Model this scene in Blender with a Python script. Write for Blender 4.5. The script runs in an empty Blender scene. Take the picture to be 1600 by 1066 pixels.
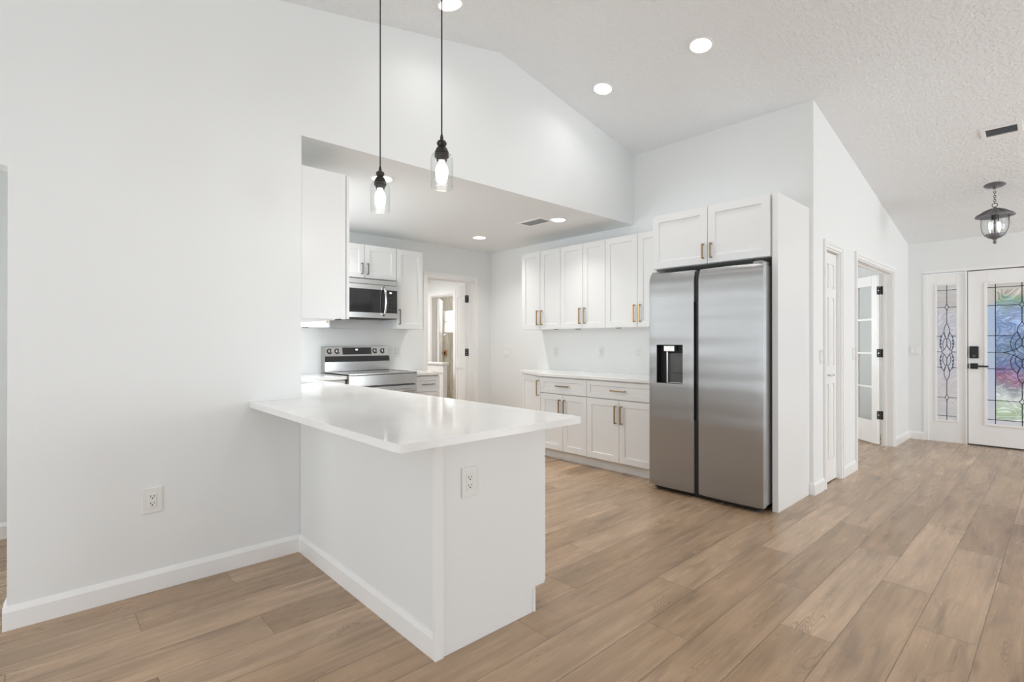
import bpy, bmesh, math, random
from math import pi, sin, cos, radians
from mathutils import Vector, Matrix

random.seed(7)
C = bpy.context.scene.collection
S = bpy.context.scene

# ------------------------------------------------------------------ camera
cam_d = bpy.data.cameras.new('camera')
cam_d.sensor_width = 36.0
cam_d.lens = 18.0
cam_d.clip_start = 0.05
cam = bpy.data.objects.new('camera', cam_d)
C.objects.link(cam)
cam.location = (0, 0, 1.24)
cam.rotation_euler = (radians(90.12), 0, radians(47.3 - 90))
S.camera = cam

# ------------------------------------------------------------------ world, exposure, daylight
w = bpy.data.worlds.new('world')
S.world = w
w.use_nodes = True
wn = w.node_tree.nodes
wn['Background'].inputs['Color'].default_value = (0.80, 0.90, 1.0, 1)
wn['Background'].inputs['Strength'].default_value = 1.6
S.view_settings.view_transform = 'Standard'
S.view_settings.look = 'None'
S.view_settings.gamma = 1.0
S.view_settings.use_curve_mapping = False
S.view_settings.exposure = 0.07
S.cycles.max_bounces = 16
S.cycles.diffuse_bounces = 10
S.cycles.glossy_bounces = 5
S.cycles.transparent_max_bounces = 12
S.cycles.sample_clamp_indirect = 6.0
S.cycles.use_denoising = True
S.cycles.caustics_reflective = False
S.cycles.caustics_refractive = False


def area(name, loc, direction, sx, sy, power, col=(1, 1, 1), shape='RECTANGLE', spread=180):
    l = bpy.data.lights.new(name, 'AREA')
    l.shape = shape
    l.size = sx
    l.size_y = sy
    l.energy = power
    l.color = col
    l.spread = radians(spread)
    o = bpy.data.objects.new(name, l)
    C.objects.link(o)
    o.location = loc
    o.rotation_euler = Vector(direction).to_track_quat('-Z', 'Y').to_euler()
    return o


DAY = (0.93, 0.97, 1.0)
# daylight through the big windows of the living room (behind the camera) and of the rooms beyond
area('daylight_back_windows', (-3.68, 0.5, 1.25), (1, 0, 0.45), 3.6, 2.2, 62, DAY)
area('daylight_right_windows', (1.2, -4.72, 1.35), (0, 1, 0.5), 4.6, 2.2, 14, DAY)
area('daylight_entry_windows', (6.2, -4.72, 1.35), (0, 1, 0.4), 2.4, 2.2, 152, DAY)
area('daylight_study_window', (7.0, 4.66, 1.5), (0, -1, 0), 1.4, 1.3, 60, DAY)
area('daylight_hall_window', (-3.68, 3.9, 1.4), (1, 0, 0), 1.0, 1.6, 34, DAY)
area('kitchen_fill_light', (1.00, 4.45, 1.62), (1, 0, 0.35), 1.0, 0.95, 19, DAY)  # added kitchen fill, shining through a made-up unseen opening over the sink
# added fill lights that brighten the laundry and the garage, unseen above the doorways
area('laundry_fill_light', (3.9, 7.4, 2.40), (0, 0, -1), 0.4, 0.4, 34)
area('garage_fill_light', (5.85, 8.0, 2.40), (0, 0, -1), 0.4, 0.4, 20)


# ------------------------------------------------------------------ materials
def new_mat(name, col=(0.8, 0.8, 0.8), rough=0.5, metal=0.0, coat=0.0, spec=None, em=None, ems=0.0):
    m = bpy.data.materials.new(name)
    m.use_nodes = True
    b = m.node_tree.nodes['Principled BSDF']
    b.inputs['Base Color'].default_value = (*col, 1)
    b.inputs['Roughness'].default_value = rough
    b.inputs['Metallic'].default_value = metal
    b.inputs['Coat Weight'].default_value = coat
    if spec is not None:
        b.inputs['Specular IOR Level'].default_value = spec
    if em:
        b.inputs['Emission Color'].default_value = (*em, 1)
        b.inputs['Emission Strength'].default_value = ems
    return m


def N(m, t, **kw):
    n = m.node_tree.nodes.new(t)
    for k, v in kw.items():
        if hasattr(n, k):
            setattr(n, k, v)
    return n


def L(m, a, b):
    m.node_tree.links.new(a, b)


def bsdf(m):
    return m.node_tree.nodes['Principled BSDF']


def noise_bump(m, scale, strength, dist=0.002, detail=3.0, lo=None, hi=None, stretch=None):
    tc = N(m, 'ShaderNodeTexCoord')
    src = tc.outputs['Object']
    if stretch:
        mp = N(m, 'ShaderNodeMapping')
        mp.inputs['Scale'].default_value = stretch
        L(m, src, mp.inputs['Vector'])
        src = mp.outputs[0]
    nz = N(m, 'ShaderNodeTexNoise')
    nz.inputs['Scale'].default_value = scale
    nz.inputs['Detail'].default_value = detail
    L(m, src, nz.inputs['Vector'])
    out = nz.outputs['Fac']
    if lo is not None:
        mr = N(m, 'ShaderNodeMapRange')
        mr.inputs['From Min'].default_value = lo
        mr.inputs['From Max'].default_value = hi
        L(m, out, mr.inputs['Value'])
        out = mr.outputs[0]
    bp = N(m, 'ShaderNodeBump')
    bp.inputs['Strength'].default_value = strength
    bp.inputs['Distance'].default_value = dist
    L(m, out, bp.inputs['Height'])
    L(m, bp.outputs[0], bsdf(m).inputs['Normal'])
    return nz


M = {}
M['wall'] = new_mat('white_wall_paint', (0.805, 0.82, 0.82), 0.62)
noise_bump(M['wall'], 90, 0.12, 0.002)
M['ceiling'] = new_mat('white_textured_ceiling', (0.85, 0.87, 0.885), 0.85)
noise_bump(M['ceiling'], 38, 0.55, 0.006, 4.0, 0.45, 0.62)
M['trim'] = new_mat('white_semigloss_trim', (0.86, 0.86, 0.855), 0.32)
noise_bump(M['trim'], 40, 0.03, 0.001)
M['cab'] = new_mat('white_cabinet_paint', (0.81, 0.82, 0.82), 0.28)
noise_bump(M['cab'], 25, 0.015, 0.001)
M['plate'] = new_mat('white_switch_plastic', (0.80, 0.80, 0.78), 0.25)
noise_bump(M['plate'], 60, 0.01, 0.0005)
M['black'] = new_mat('black_plastic', (0.012, 0.012, 0.013), 0.5)
noise_bump(M['black'], 80, 0.05, 0.0005)
M['hinge'] = new_mat('matte_black_metal', (0.03, 0.03, 0.03), 0.45, 0.6)
noise_bump(M['hinge'], 80, 0.05, 0.0005)
M['slot'] = new_mat('dark_slot', (0.02, 0.02, 0.02), 0.6)
M['darkglass'] = new_mat('black_glass', (0.02, 0.02, 0.022), 0.08, 0, 0.3)
noise_bump(M['darkglass'], 3, 0.01, 0.001)
M['gun'] = new_mat('gunmetal_plastic', (0.09, 0.09, 0.09), 0.35, 0.5)
M['bronze'] = new_mat('oil_rubbed_bronze', (0.05, 0.045, 0.042), 0.35, 0.8)
noise_bump(M['bronze'], 50, 0.1, 0.001)
M['pewter'] = new_mat('weathered_pewter', (0.20, 0.20, 0.21), 0.5, 0.6)
noise_bump(M['pewter'], 60, 0.35, 0.002)
M['copper'] = new_mat('copper_plate', (0.55, 0.30, 0.16), 0.45, 0.4)
noise_bump(M['copper'], 60, 0.1, 0.001)

# brass pulls, and a grey copy with shade painted in for the range wall
M['shaded_brass'] = new_mat('brass_in_shade', (0.27, 0.26, 0.24), 0.3, 1.0)
noise_bump(M['shaded_brass'], 120, 0.05, 0.0005)
m = M['brass'] = new_mat('brushed_brass', (0.42, 0.29, 0.155), 0.34, 1.0)
noise_bump(m, 120, 0.05, 0.0005)

# quartz
m = M['quartz'] = new_mat('white_quartz', (0.84, 0.84, 0.83), 0.09)
nz = N(m, 'ShaderNodeTexNoise'); nz.inputs['Scale'].default_value = 3.0; nz.inputs['Detail'].default_value = 6
tc = N(m, 'ShaderNodeTexCoord'); L(m, tc.outputs['Object'], nz.inputs['Vector'])
cr = N(m, 'ShaderNodeValToRGB')
cr.color_ramp.elements[0].position = 0.35; cr.color_ramp.elements[0].color = (0.83, 0.83, 0.82, 1)
cr.color_ramp.elements[1].position = 0.65; cr.color_ramp.elements[1].color = (0.89, 0.89, 0.88, 1)
L(m, nz.outputs['Fac'], cr.inputs[0]); L(m, cr.outputs[0], bsdf(m).inputs['Base Color'])


def steel(name, col, rough, stretch, b=0.12, aniso=0.0, metal=1.0):
    m = new_mat(name, col, rough, metal)
    tc = N(m, 'ShaderNodeTexCoord')
    mp = N(m, 'ShaderNodeMapping'); mp.inputs['Scale'].default_value = stretch
    nz = N(m, 'ShaderNodeTexNoise'); nz.inputs['Scale'].default_value = 1.0; nz.inputs['Detail'].default_value = 5
    L(m, tc.outputs['Object'], mp.inputs['Vector']); L(m, mp.outputs[0], nz.inputs['Vector'])
    mr = N(m, 'ShaderNodeMapRange')
    mr.inputs['To Min'].default_value = rough - 0.06
    mr.inputs['To Max'].default_value = rough + 0.08
    L(m, nz.outputs['Fac'], mr.inputs['Value']); L(m, mr.outputs[0], bsdf(m).inputs['Roughness'])
    # large soft waviness of the sheet metal
    mp2 = N(m, 'ShaderNodeMapping'); mp2.inputs['Scale'].default_value = (0.8, 0.8, 5.0)
    nz2 = N(m, 'ShaderNodeTexNoise'); nz2.inputs['Scale'].default_value = 1.0; nz2.inputs['Detail'].default_value = 1
    L(m, tc.outputs['Object'], mp2.inputs['Vector']); L(m, mp2.outputs[0], nz2.inputs['Vector'])
    bp = N(m, 'ShaderNodeBump'); bp.inputs['Strength'].default_value = b; bp.inputs['Distance'].default_value = 0.05
    L(m, nz2.outputs['Fac'], bp.inputs['Height']); L(m, bp.outputs[0], bsdf(m).inputs['Normal'])
    bsdf(m).inputs['Anisotropic'].default_value = aniso
    return m


M['steel'] = steel('brushed_stainless_steel', (0.415, 0.418, 0.42), 0.40, (1.5, 1.5, 260.0), 0.22, 0.8, 0.8)
M['steelx'] = steel('range_stainless_steel', (0.58, 0.58, 0.575), 0.22, (1.5, 1.5, 260.0), 0.08)
M['steeldark'] = new_mat('grey_side_paint', (0.30, 0.30, 0.295), 0.4)
noise_bump(M['steeldark'], 40, 0.03, 0.001)
M['chrome'] = new_mat('bright_metal', (0.75, 0.75, 0.75), 0.18, 1.0)
noise_bump(M['chrome'], 50, 0.02, 0.0005)

# glass cover that does not need caustics
m = M['glass'] = bpy.data.materials.new('clear_thin_glass')
m.use_nodes = True
nt = m.node_tree
nt.nodes.remove(nt.nodes['Principled BSDF'])
tr = N(m, 'ShaderNodeBsdfTransparent'); tr.inputs[0].default_value = (0.97, 0.98, 0.98, 1)
gl = N(m, 'ShaderNodeBsdfGlossy'); gl.inputs['Roughness'].default_value = 0.03
fr = N(m, 'ShaderNodeLayerWeight'); fr.inputs['Blend'].default_value = 0.5
pw = N(m, 'ShaderNodeMath'); pw.operation = 'POWER'; L(m, fr.outputs['Facing'], pw.inputs[0]); pw.inputs[1].default_value = 4.0
mr = N(m, 'ShaderNodeMapRange'); mr.inputs['To Min'].default_value = 0.025; mr.inputs['To Max'].default_value = 0.55
L(m, pw.outputs[0], mr.inputs['Value'])
mx = N(m, 'ShaderNodeMixShader')
L(m, mr.outputs[0], mx.inputs[0]); L(m, tr.outputs[0], mx.inputs[1]); L(m, gl.outputs[0], mx.inputs[2])
L(m, mx.outputs[0], nt.nodes['Material Output'].inputs[0])


def emit(name, col, s):
    m = new_mat(name, (0.9, 0.9, 0.9), 0.5, em=col, ems=s)
    return m


M['lamp'] = emit('lit_led_lens', (1.0, 0.98, 0.95), 7.0)
M['bulb'] = emit('lit_bulb', (1.0, 0.97, 0.90), 6.0)
M['digit'] = emit('lit_display_digits', (0.9, 0.95, 1.0), 1.6)
M['sky'] = emit('window_daylight', (0.86, 0.94, 1.0), 1.15)

# window seen in the garage: sky with soft cloud
m = M['sky']
tc = N(m, 'ShaderNodeTexCoord'); nz = N(m, 'ShaderNodeTexNoise'); nz.inputs['Scale'].default_value = 4
mp = N(m, 'ShaderNodeMapping'); mp.inputs['Scale'].default_value = (1, 1, 2.5)
L(m, tc.outputs['Object'], mp.inputs[0]); L(m, mp.outputs[0], nz.inputs['Vector'])
cr = N(m, 'ShaderNodeValToRGB')
cr.color_ramp.elements[0].position = 0.4; cr.color_ramp.elements[0].color = (0.55, 0.75, 0.92, 1)
cr.color_ramp.elements[1].position = 0.55; cr.color_ramp.elements[1].color = (1, 1, 1, 1)
L(m, nz.outputs['Fac'], cr.inputs[0]); L(m, cr.outputs[0], bsdf(m).inputs['Emission Color'])

# garage wall, beige streaked board
m = M['board'] = new_mat('beige_streaked_board', (0.6, 0.54, 0.42), 0.7)
tc = N(m, 'ShaderNodeTexCoord'); mp = N(m, 'ShaderNodeMapping'); mp.inputs['Scale'].default_value = (3, 5, 0.9)
nz = N(m, 'ShaderNodeTexNoise'); nz.inputs['Scale'].default_value = 2.2; nz.inputs['Detail'].default_value = 6; nz.inputs['Distortion'].default_value = 1.2
L(m, tc.outputs['Object'], mp.inputs[0]); L(m, mp.outputs[0], nz.inputs['Vector'])
cr = N(m, 'ShaderNodeValToRGB')
cr.color_ramp.elements[0].position = 0.38; cr.color_ramp.elements[0].color = (0.50, 0.46, 0.37, 1)
cr.color_ramp.elements[1].position = 0.6; cr.color_ramp.elements[1].color = (0.72, 0.69, 0.62, 1)
L(m, nz.outputs['Fac'], cr.inputs[0]); L(m, cr.outputs[0], bsdf(m).inputs['Base Color'])


# ---------------------------------------------------------------- oak plank floor
def math_node(m, op, a, b=None, c=None):
    n = N(m, 'ShaderNodeMath'); n.operation = op
    for i, v in enumerate((a, b, c)):
        if v is None:
            continue
        if isinstance(v, (int, float)):
            n.inputs[i].default_value = v
        else:
            L(m, v, n.inputs[i])
    return n.outputs[0]


def mixc(m, fac, a, b, mode='MIX'):
    n = N(m, 'ShaderNodeMix'); n.data_type = 'RGBA'; n.blend_type = mode
    for sock, v in ((n.inputs[0], fac), (n.inputs[6], a), (n.inputs[7], b)):
        if isinstance(v, (int, float)):
            sock.default_value = v
        elif isinstance(v, tuple):
            sock.default_value = (*v, 1)
        else:
            L(m, v, sock)
    return n.outputs[2]


def ramp(m, fac, stops):
    n = N(m, 'ShaderNodeValToRGB')
    e = n.color_ramp.elements
    while len(e) < len(stops):
        e.new(0.5)
    for el, (p, c) in zip(e, stops):
        el.position = p
        el.color = (*c, 1) if isinstance(c, tuple) else (c, c, c, 1)
    L(m, fac, n.inputs[0])
    return n.outputs[0]


m = M['floor'] = new_mat('oak_vinyl_planks', (0.4, 0.28, 0.19), 0.3)
tc = N(m, 'ShaderNodeTexCoord')
sp = N(m, 'ShaderNodeSeparateXYZ'); L(m, tc.outputs['Object'], sp.inputs[0])
X, Y = sp.outputs[0], sp.outputs[1]
PW, PL = 0.2035, 1.245
v = math_node(m, 'DIVIDE', math_node(m, 'SUBTRACT', Y, 0.2475), PW)
row = math_node(m, 'FLOOR', v)
fv = math_node(m, 'SUBTRACT', v, row)
u = math_node(m, 'DIVIDE', math_node(m, 'SUBTRACT', math_node(m, 'SUBTRACT', X, 2.813), math_node(m, 'MULTIPLY', row, 0.415)), PL)
col_ = math_node(m, 'FLOOR', u)
fu = math_node(m, 'SUBTRACT', u, col_)
# distance to the seams in metres
dv = math_node(m, 'MULTIPLY', math_node(m, 'MINIMUM', fv, math_node(m, 'SUBTRACT', 1.0, fv)), PW)
du = math_node(m, 'MULTIPLY', math_node(m, 'MINIMUM', fu, math_node(m, 'SUBTRACT', 1.0, fu)), PL)
seam = math_node(m, 'MINIMUM', dv, du)
idv = N(m, 'ShaderNodeCombineXYZ'); L(m, row, idv.inputs[0]); L(m, col_, idv.inputs[1])
wn_ = N(m, 'ShaderNodeTexWhiteNoise'); wn_.noise_dimensions = '2D'; L(m, idv.outputs[0], wn_.inputs['Vector'])
rnd = wn_.outputs['Value']
rcol = N(m, 'ShaderNodeSeparateXYZ'); L(m, wn_.outputs['Color'], rcol.inputs[0])
# per-plank shifted coordinates
off = N(m, 'ShaderNodeVectorMath'); off.operation = 'MULTIPLY_ADD'
L(m, wn_.outputs['Color'], off.inputs[0]); off.inputs[1].default_value = (37, 19, 23); L(m, tc.outputs['Object'], off.inputs[2])
mpg = N(m, 'ShaderNodeMapping'); mpg.inputs['Scale'].default_value = (0.7, 10.0, 1.0); L(m, off.outputs[0], mpg.inputs[0])
ng = N(m, 'ShaderNodeTexNoise'); ng.inputs['Scale'].default_value = 2.4; ng.inputs['Detail'].default_value = 4; ng.inputs['Roughness'].default_value = 0.5
L(m, mpg.outputs[0], ng.inputs['Vector'])
# fine pores
mpf = N(m, 'ShaderNodeMapping'); mpf.inputs['Scale'].default_value = (4.0, 110.0, 1.0); L(m, off.outputs[0], mpf.inputs[0])
nf = N(m, 'ShaderNodeTexNoise'); nf.inputs['Scale'].default_value = 1.0; nf.inputs['Detail'].default_value = 3
L(m, mpf.outputs[0], nf.inputs['Vector'])
# broad blotches
mpb = N(m, 'ShaderNodeMapping'); mpb.inputs['Scale'].default_value = (1.3, 4.0, 1.0); L(m, off.outputs[0], mpb.inputs[0])
nb = N(m, 'ShaderNodeTexNoise'); nb.inputs['Scale'].default_value = 1.6; nb.inputs['Detail'].default_value = 2
L(m, mpb.outputs[0], nb.inputs['Vector'])
# cathedral rings
mpw = N(m, 'ShaderNodeMapping'); mpw.inputs['Scale'].default_value = (0.55, 4.6, 1.0); L(m, off.outputs[0], mpw.inputs[0])
nw = N(m, 'ShaderNodeTexNoise'); nw.inputs['Scale'].default_value = 2.3; nw.inputs['Detail'].default_value = 1.5; nw.inputs['Distortion'].default_value = 0.6
L(m, mpw.outputs[0], nw.inputs['Vector'])
ring = math_node(m, 'FRACT', math_node(m, 'MULTIPLY', nw.outputs['Fac'], 34.0))
ringd = math_node(m, 'ABSOLUTE', math_node(m, 'SUBTRACT', ring, 0.5))
ringm = ramp(m, ringd, [(0.0, 1.0), (0.20, 0.2), (0.4, 0.0)])
# rings show only in patches
patch = ramp(m, nw.outputs['Fac'], [(0.57, 0.0), (0.64, 1.0)])
ringf = math_node(m, 'MULTIPLY', math_node(m, 'MULTIPLY', ringm, patch), 0.75)
# knots
mpk = N(m, 'ShaderNodeMapping'); mpk.inputs['Scale'].default_value = (1.3, 5.0, 1.0); L(m, off.outputs[0], mpk.inputs[0])
nk = N(m, 'ShaderNodeTexVoronoi'); nk.inputs['Scale'].default_value = 1.25; L(m, mpk.outputs[0], nk.inputs['Vector'])
knot = ramp(m, nk.outputs['Distance'], [(0.0, 1.0), (0.035, 0.55), (0.13, 0.0)])
knotf = math_node(m, 'MULTIPLY', knot, math_node(m, 'MULTIPLY', ramp(m, ng.outputs['Fac'], [(0.42, 0.0), (0.6, 1.0)]), 0.8))
base = ramp(m, rnd, [(0.0, (0.365, 0.245, 0.150)), (0.35, (0.415, 0.284, 0.180)), (0.7, (0.455, 0.316, 0.205)), (1.0, (0.52, 0.370, 0.248))])
grain = ramp(m, ng.outputs['Fac'], [(0.30, 0.80), (0.5, 1.0), (0.7, 1.07)])
c1 = mixc(m, 1.0, base, grain, 'MULTIPLY')
c2 = mixc(m, 1.0, c1, ramp(m, nf.outputs['Fac'], [(0.25, 0.88), (0.75, 1.06)]), 'MULTIPLY')
c3 = mixc(m, 1.0, c2, ramp(m, nb.outputs['Fac'], [(0.3, 0.88), (0.7, 1.10)]), 'MULTIPLY')
ns = N(m, 'ShaderNodeTexNoise'); ns.inputs['Scale'].default_value = 1.7; ns.inputs['Detail'].default_value = 3; ns.inputs['Distortion'].default_value = 0.4
mps = N(m, 'ShaderNodeMapping'); mps.inputs['Scale'].default_value = (1.0, 7.0, 1.0); mps.inputs['Location'].default_value = (5, 3, 1); L(m, off.outputs[0], mps.inputs[0])
L(m, mps.outputs[0], ns.inputs['Vector'])
c3 = mixc(m, 1.0, c3, ramp(m, ns.outputs['Fac'], [(0.56, 1.0), (0.70, 0.74)]), 'MULTIPLY')
c4 = mixc(m, ringf, c3, (0.20, 0.125, 0.075))
c5 = mixc(m, knotf, c4, (0.13, 0.075, 0.045))
seamm = ramp(m, math_node(m, 'MULTIPLY', seam, 400.0), [(0.0, 1.0), (0.5, 0.85), (0.9, 0.0)])
c6 = mixc(m, math_node(m, 'MULTIPLY', seamm, 0.72), c5, (0.10, 0.065, 0.04))
L(m, c6, bsdf(m).inputs['Base Color'])
rg = N(m, 'ShaderNodeMapRange'); rg.inputs['To Min'].default_value = 0.24; rg.inputs['To Max'].default_value = 0.30
L(m, ng.outputs['Fac'], rg.inputs['Value']); L(m, rg.outputs[0], bsdf(m).inputs['Roughness'])
bp = N(m, 'ShaderNodeBump'); bp.inputs['Strength'].default_value = 0.3; bp.inputs['Distance'].default_value = 0.0015
hh = math_node(m, 'SUBTRACT', 1.0, seamm)
L(m, hh, bp.inputs['Height']); L(m, bp.outputs[0], bsdf(m).inputs['Normal'])


# decorative front-door glass: obscured daylit garden colours, swirl relief
def art_glass(name, stops, strength, scale, amp=1.0):
    m = new_mat(name, (0.06, 0.06, 0.06), 0.12)
    tc = N(m, 'ShaderNodeTexCoord')
    sp = N(m, 'ShaderNodeSeparateXYZ'); L(m, tc.outputs['Object'], sp.inputs[0])
    nz = N(m, 'ShaderNodeTexNoise'); nz.inputs['Scale'].default_value = 3.0; nz.inputs['Detail'].default_value = 3; nz.inputs['Distortion'].default_value = 1.5
    L(m, tc.outputs['Object'], nz.inputs['Vector'])
    zz = math_node(m, 'ADD', math_node(m, 'MULTIPLY', sp.outputs[2], 0.6), 0.5)
    zz = math_node(m, 'ADD', zz, math_node(m, 'MULTIPLY', math_node(m, 'SUBTRACT', nz.outputs['Fac'], 0.5), 0.22))
    col = ramp(m, zz, stops)
    wv = N(m, 'ShaderNodeTexNoise'); wv.inputs['Scale'].default_value = scale; wv.inputs['Detail'].default_value = 1.0; wv.inputs['Distortion'].default_value = 2.2
    mp = N(m, 'ShaderNodeMapping'); mp.inputs['Rotation'].default_value = (0.6, 0, 0); mp.inputs['Scale'].default_value = (1, 1.0, 2.0)
    L(m, tc.outputs['Object'], mp.inputs[0]); L(m, mp.outputs[0], wv.inputs['Vector'])
    rr = math_node(m, 'ABSOLUTE', math_node(m, 'SUBTRACT', math_node(m, 'FRACT', math_node(m, 'MULTIPLY', wv.outputs['Fac'], 14.0)), 0.5))
    sw = ramp(m, rr, [(0.0, 1 + 0.9 * amp), (0.10, 1.0), (0.36, 1 - 0.1 * amp), (0.5, 1 - 0.5 * amp)])
    c = mixc(m, 1.0, col, sw, 'MULTIPLY')
    L(m, c, bsdf(m).inputs['Emission Color'])
    bsdf(m).inputs['Emission Strength'].default_value = strength
    bp = N(m, 'ShaderNodeBump'); bp.inputs['Strength'].default_value = 0.5; bp.inputs['Distance'].default_value = 0.004
    L(m, rr, bp.inputs['Height']); L(m, bp.outputs[0], bsdf(m).inputs['Normal'])
    return m


M['artglass'] = art_glass('swirled_door_glass', [
    (0.00, (0.72, 0.74, 0.78)), (0.08, (0.42, 0.56, 0.34)), (0.18, (0.75, 0.80, 0.78)), (0.27, (0.30, 0.33, 0.38)),
    (0.36, (0.28, 0.09, 0.20)), (0.44, (0.10, 0.15, 0.38)), (0.54, (0.10, 0.20, 0.34)), (0.66, (0.17, 0.28, 0.56)),
    (0.80, (0.26, 0.38, 0.60)), (0.88, (0.22, 0.38, 0.26)), (0.94, (0.55, 0.48, 0.42)), (1.0, (0.6, 0.56, 0.5))], 0.72, 1.7, 0.8)
M['sideglass'] = art_glass('pale_sidelight_glass', [
    (0.0, (0.62, 0.62, 0.62)), (0.2, (0.66, 0.60, 0.60)), (0.45, (0.62, 0.62, 0.68)), (0.7, (0.60, 0.60, 0.67)), (0.9, (0.62, 0.58, 0.55)), (1.0, (0.66, 0.66, 0.66))], 0.66, 1.2, 0.15)
M['borderglass'] = art_glass('pale_blue_border_glass', [
    (0.0, (0.62, 0.62, 0.66)), (0.4, (0.48, 0.56, 0.72)), (0.8, (0.42, 0.55, 0.74)), (0.9, (0.60, 0.58, 0.54)), (1.0, (0.62, 0.60, 0.56))], 0.75, 30, 0.25)
M['lead'] = new_mat('dark_lead_came', (0.05, 0.05, 0.06), 0.4, 0.7)
M['blueglass'] = new_mat('dark_blue_glass', (0.04, 0.06, 0.16), 0.1)
M['mesh'] = new_mat('white_blind_slats', (0.8, 0.8, 0.78), 0.5)


# ------------------------------------------------------------------ mesh helpers
class MB:
    """collects shapes; build() links them as ONE mesh object"""

    def __init__(self):
        self.bm = bmesh.new()

    def box(self, x0, x1, y0, y1, z0, z1):
        xs, ys, zs = sorted((x0, x1)), sorted((y0, y1)), sorted((z0, z1))
        v = [self.bm.verts.new((x, y, z)) for x in xs for y in ys for z in zs]
        for f in ((0, 1, 3, 2), (4, 6, 7, 5), (0, 4, 5, 1), (2, 3, 7, 6), (0, 2, 6, 4), (1, 5, 7, 3)):
            self.bm.faces.new([v[i] for i in f])
        return self

    def prism(self, pts, axis, a, b):
        """polygon pts extruded along axis from a to b. axis y: pts=(x,z); z: pts=(x,y); x: pts=(y,z)"""
        def P(p, t):
            return {'y': (p[0], t, p[1]), 'z': (p[0], p[1], t), 'x': (t, p[0], p[1])}[axis]
        A = [self.bm.verts.new(P(p, a)) for p in pts]
        B = [self.bm.verts.new(P(p, b)) for p in pts]
        n = len(pts)
        self.bm.faces.new(A)
        self.bm.faces.new(B[::-1])
        for i in range(n):
            self.bm.faces.new([A[i], B[i], B[(i + 1) % n], A[(i + 1) % n]])
        return self

    def ring_door(self, x0, x1, z0, z1, yf, th=0.02, rail=0.06, rec=0.010, sl=0.0015):
        """shaker leaf facing -y: flat frame, recessed panel"""
        V = self.bm.verts.new
        def rect(a, b, c, d, y):
            return [V((a, y, c)), V((b, y, c)), V((b, y, d)), V((a, y, d))]
        o = rect(x0, x1, z0, z1, yf)
        i1 = rect(x0 + rail, x1 - rail, z0 + rail, z1 - rail, yf)
        r2 = rail + sl
        i2 = rect(x0 + r2, x1 - r2, z0 + r2, z1 - r2, yf + rec)
        bk = rect(x0, x1, z0, z1, yf + th)
        F = self.bm.faces.new
        for k in range(4):
            j = (k + 1) % 4
            F([o[k], o[j], i1[j], i1[k]])
            F([i1[k], i1[j], i2[j], i2[k]])
            F([o[j], o[k], bk[k], bk[j]])
        F(i2)
        F(bk[::-1])
        return self

    def cyl(self, p0, p1, r0, r1=None, seg=20):
        r1 = r0 if r1 is None else r1
        p0, p1 = Vector(p0), Vector(p1)
        d = (p1 - p0).normalized()
        a = d.orthogonal().normalized()
        b = d.cross(a)
        A = [self.bm.verts.new(p0 + (a * cos(t) + b * sin(t)) * r0) for t in [2 * pi * i / seg for i in range(seg)]]
        B = [self.bm.verts.new(p1 + (a * cos(t) + b * sin(t)) * r1) for t in [2 * pi * i / seg for i in range(seg)]]
        self.bm.faces.new(A[::-1])
        self.bm.faces.new(B)
        for i in range(seg):
            j = (i + 1) % seg
            self.bm.faces.new([A[i], A[j], B[j], B[i]])
        return self

    def lathe(self, prof, c=(0, 0, 0), seg=28, close=False):
        rings = []
        for r, z in prof:
            if r < 1e-5:
                rings.append([self.bm.verts.new((c[0], c[1], c[2] + z))])
            else:
                rings.append([self.bm.verts.new((c[0] + r * cos(2 * pi * i / seg), c[1] + r * sin(2 * pi * i / seg), c[2] + z)) for i in range(seg)])
        pairs = list(zip(rings, rings[1:]))
        if close:
            pairs.append((rings[-1], rings[0]))
        for A, B in pairs:
            for i in range(seg):
                j = (i + 1) % seg
                if len(A) == 1 and len(B) == 1:
                    continue
                if len(A) == 1:
                    self.bm.faces.new([A[0], B[j], B[i]])
                elif len(B) == 1:
                    self.bm.faces.new([A[i], A[j], B[0]])
                else:
                    self.bm.faces.new([A[i], A[j], B[j], B[i]])
        return self

    def tube(self, pts, r, seg=8, closed=False):
        pts = [Vector(p) for p in pts]
        n = len(pts)
        rings = []
        up = None
        for i, p in enumerate(pts):
            if closed:
                d = pts[(i + 1) % n] - pts[i - 1]
            else:
                d = pts[min(i + 1, n - 1)] - pts[max(i - 1, 0)]
            d.normalize()
            if up is None:
                up = d.orthogonal().normalized()
            up = (up - d * up.dot(d))
            up = up.normalized() if up.length > 1e-4 else d.orthogonal().normalized()
            b = d.cross(up)
            rings.append([self.bm.verts.new(p + (up * cos(2 * pi * k / seg) + b * sin(2 * pi * k / seg)) * r) for k in range(seg)])
        for i in range(n if closed else n - 1):
            A, B = rings[i], rings[(i + 1) % n]
            for k in range(seg):
                j = (k + 1) % seg
                self.bm.faces.new([A[k], A[j], B[j], B[k]])
        if not closed:
            self.bm.faces.new(rings[0][::-1])
            self.bm.faces.new(rings[-1])
        return self

    def build(self, name, mat, parent=None, bevel=0.0, seg=2, smooth=False):
        bmesh.ops.recalc_face_normals(self.bm, faces=self.bm.faces[:])
        if self.bm.verts:
            xs = [v.co for v in self.bm.verts]
            lo = Vector((min(p.x for p in xs), min(p.y for p in xs), min(p.z for p in xs)))
            hi = Vector((max(p.x for p in xs), max(p.y for p in xs), max(p.z for p in xs)))
            c = (lo + hi) / 2
            if parent is None:
                c.z = lo.z
        else:
            c = Vector((0, 0, 0))
        bmesh.ops.translate(self.bm, verts=self.bm.verts[:], vec=-c)
        me = bpy.data.meshes.new(name)
        self.bm.to_mesh(me)
        self.bm.free()
        me.materials.append(mat)
        o = bpy.data.objects.new(name, me)
        C.objects.link(o)
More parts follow.
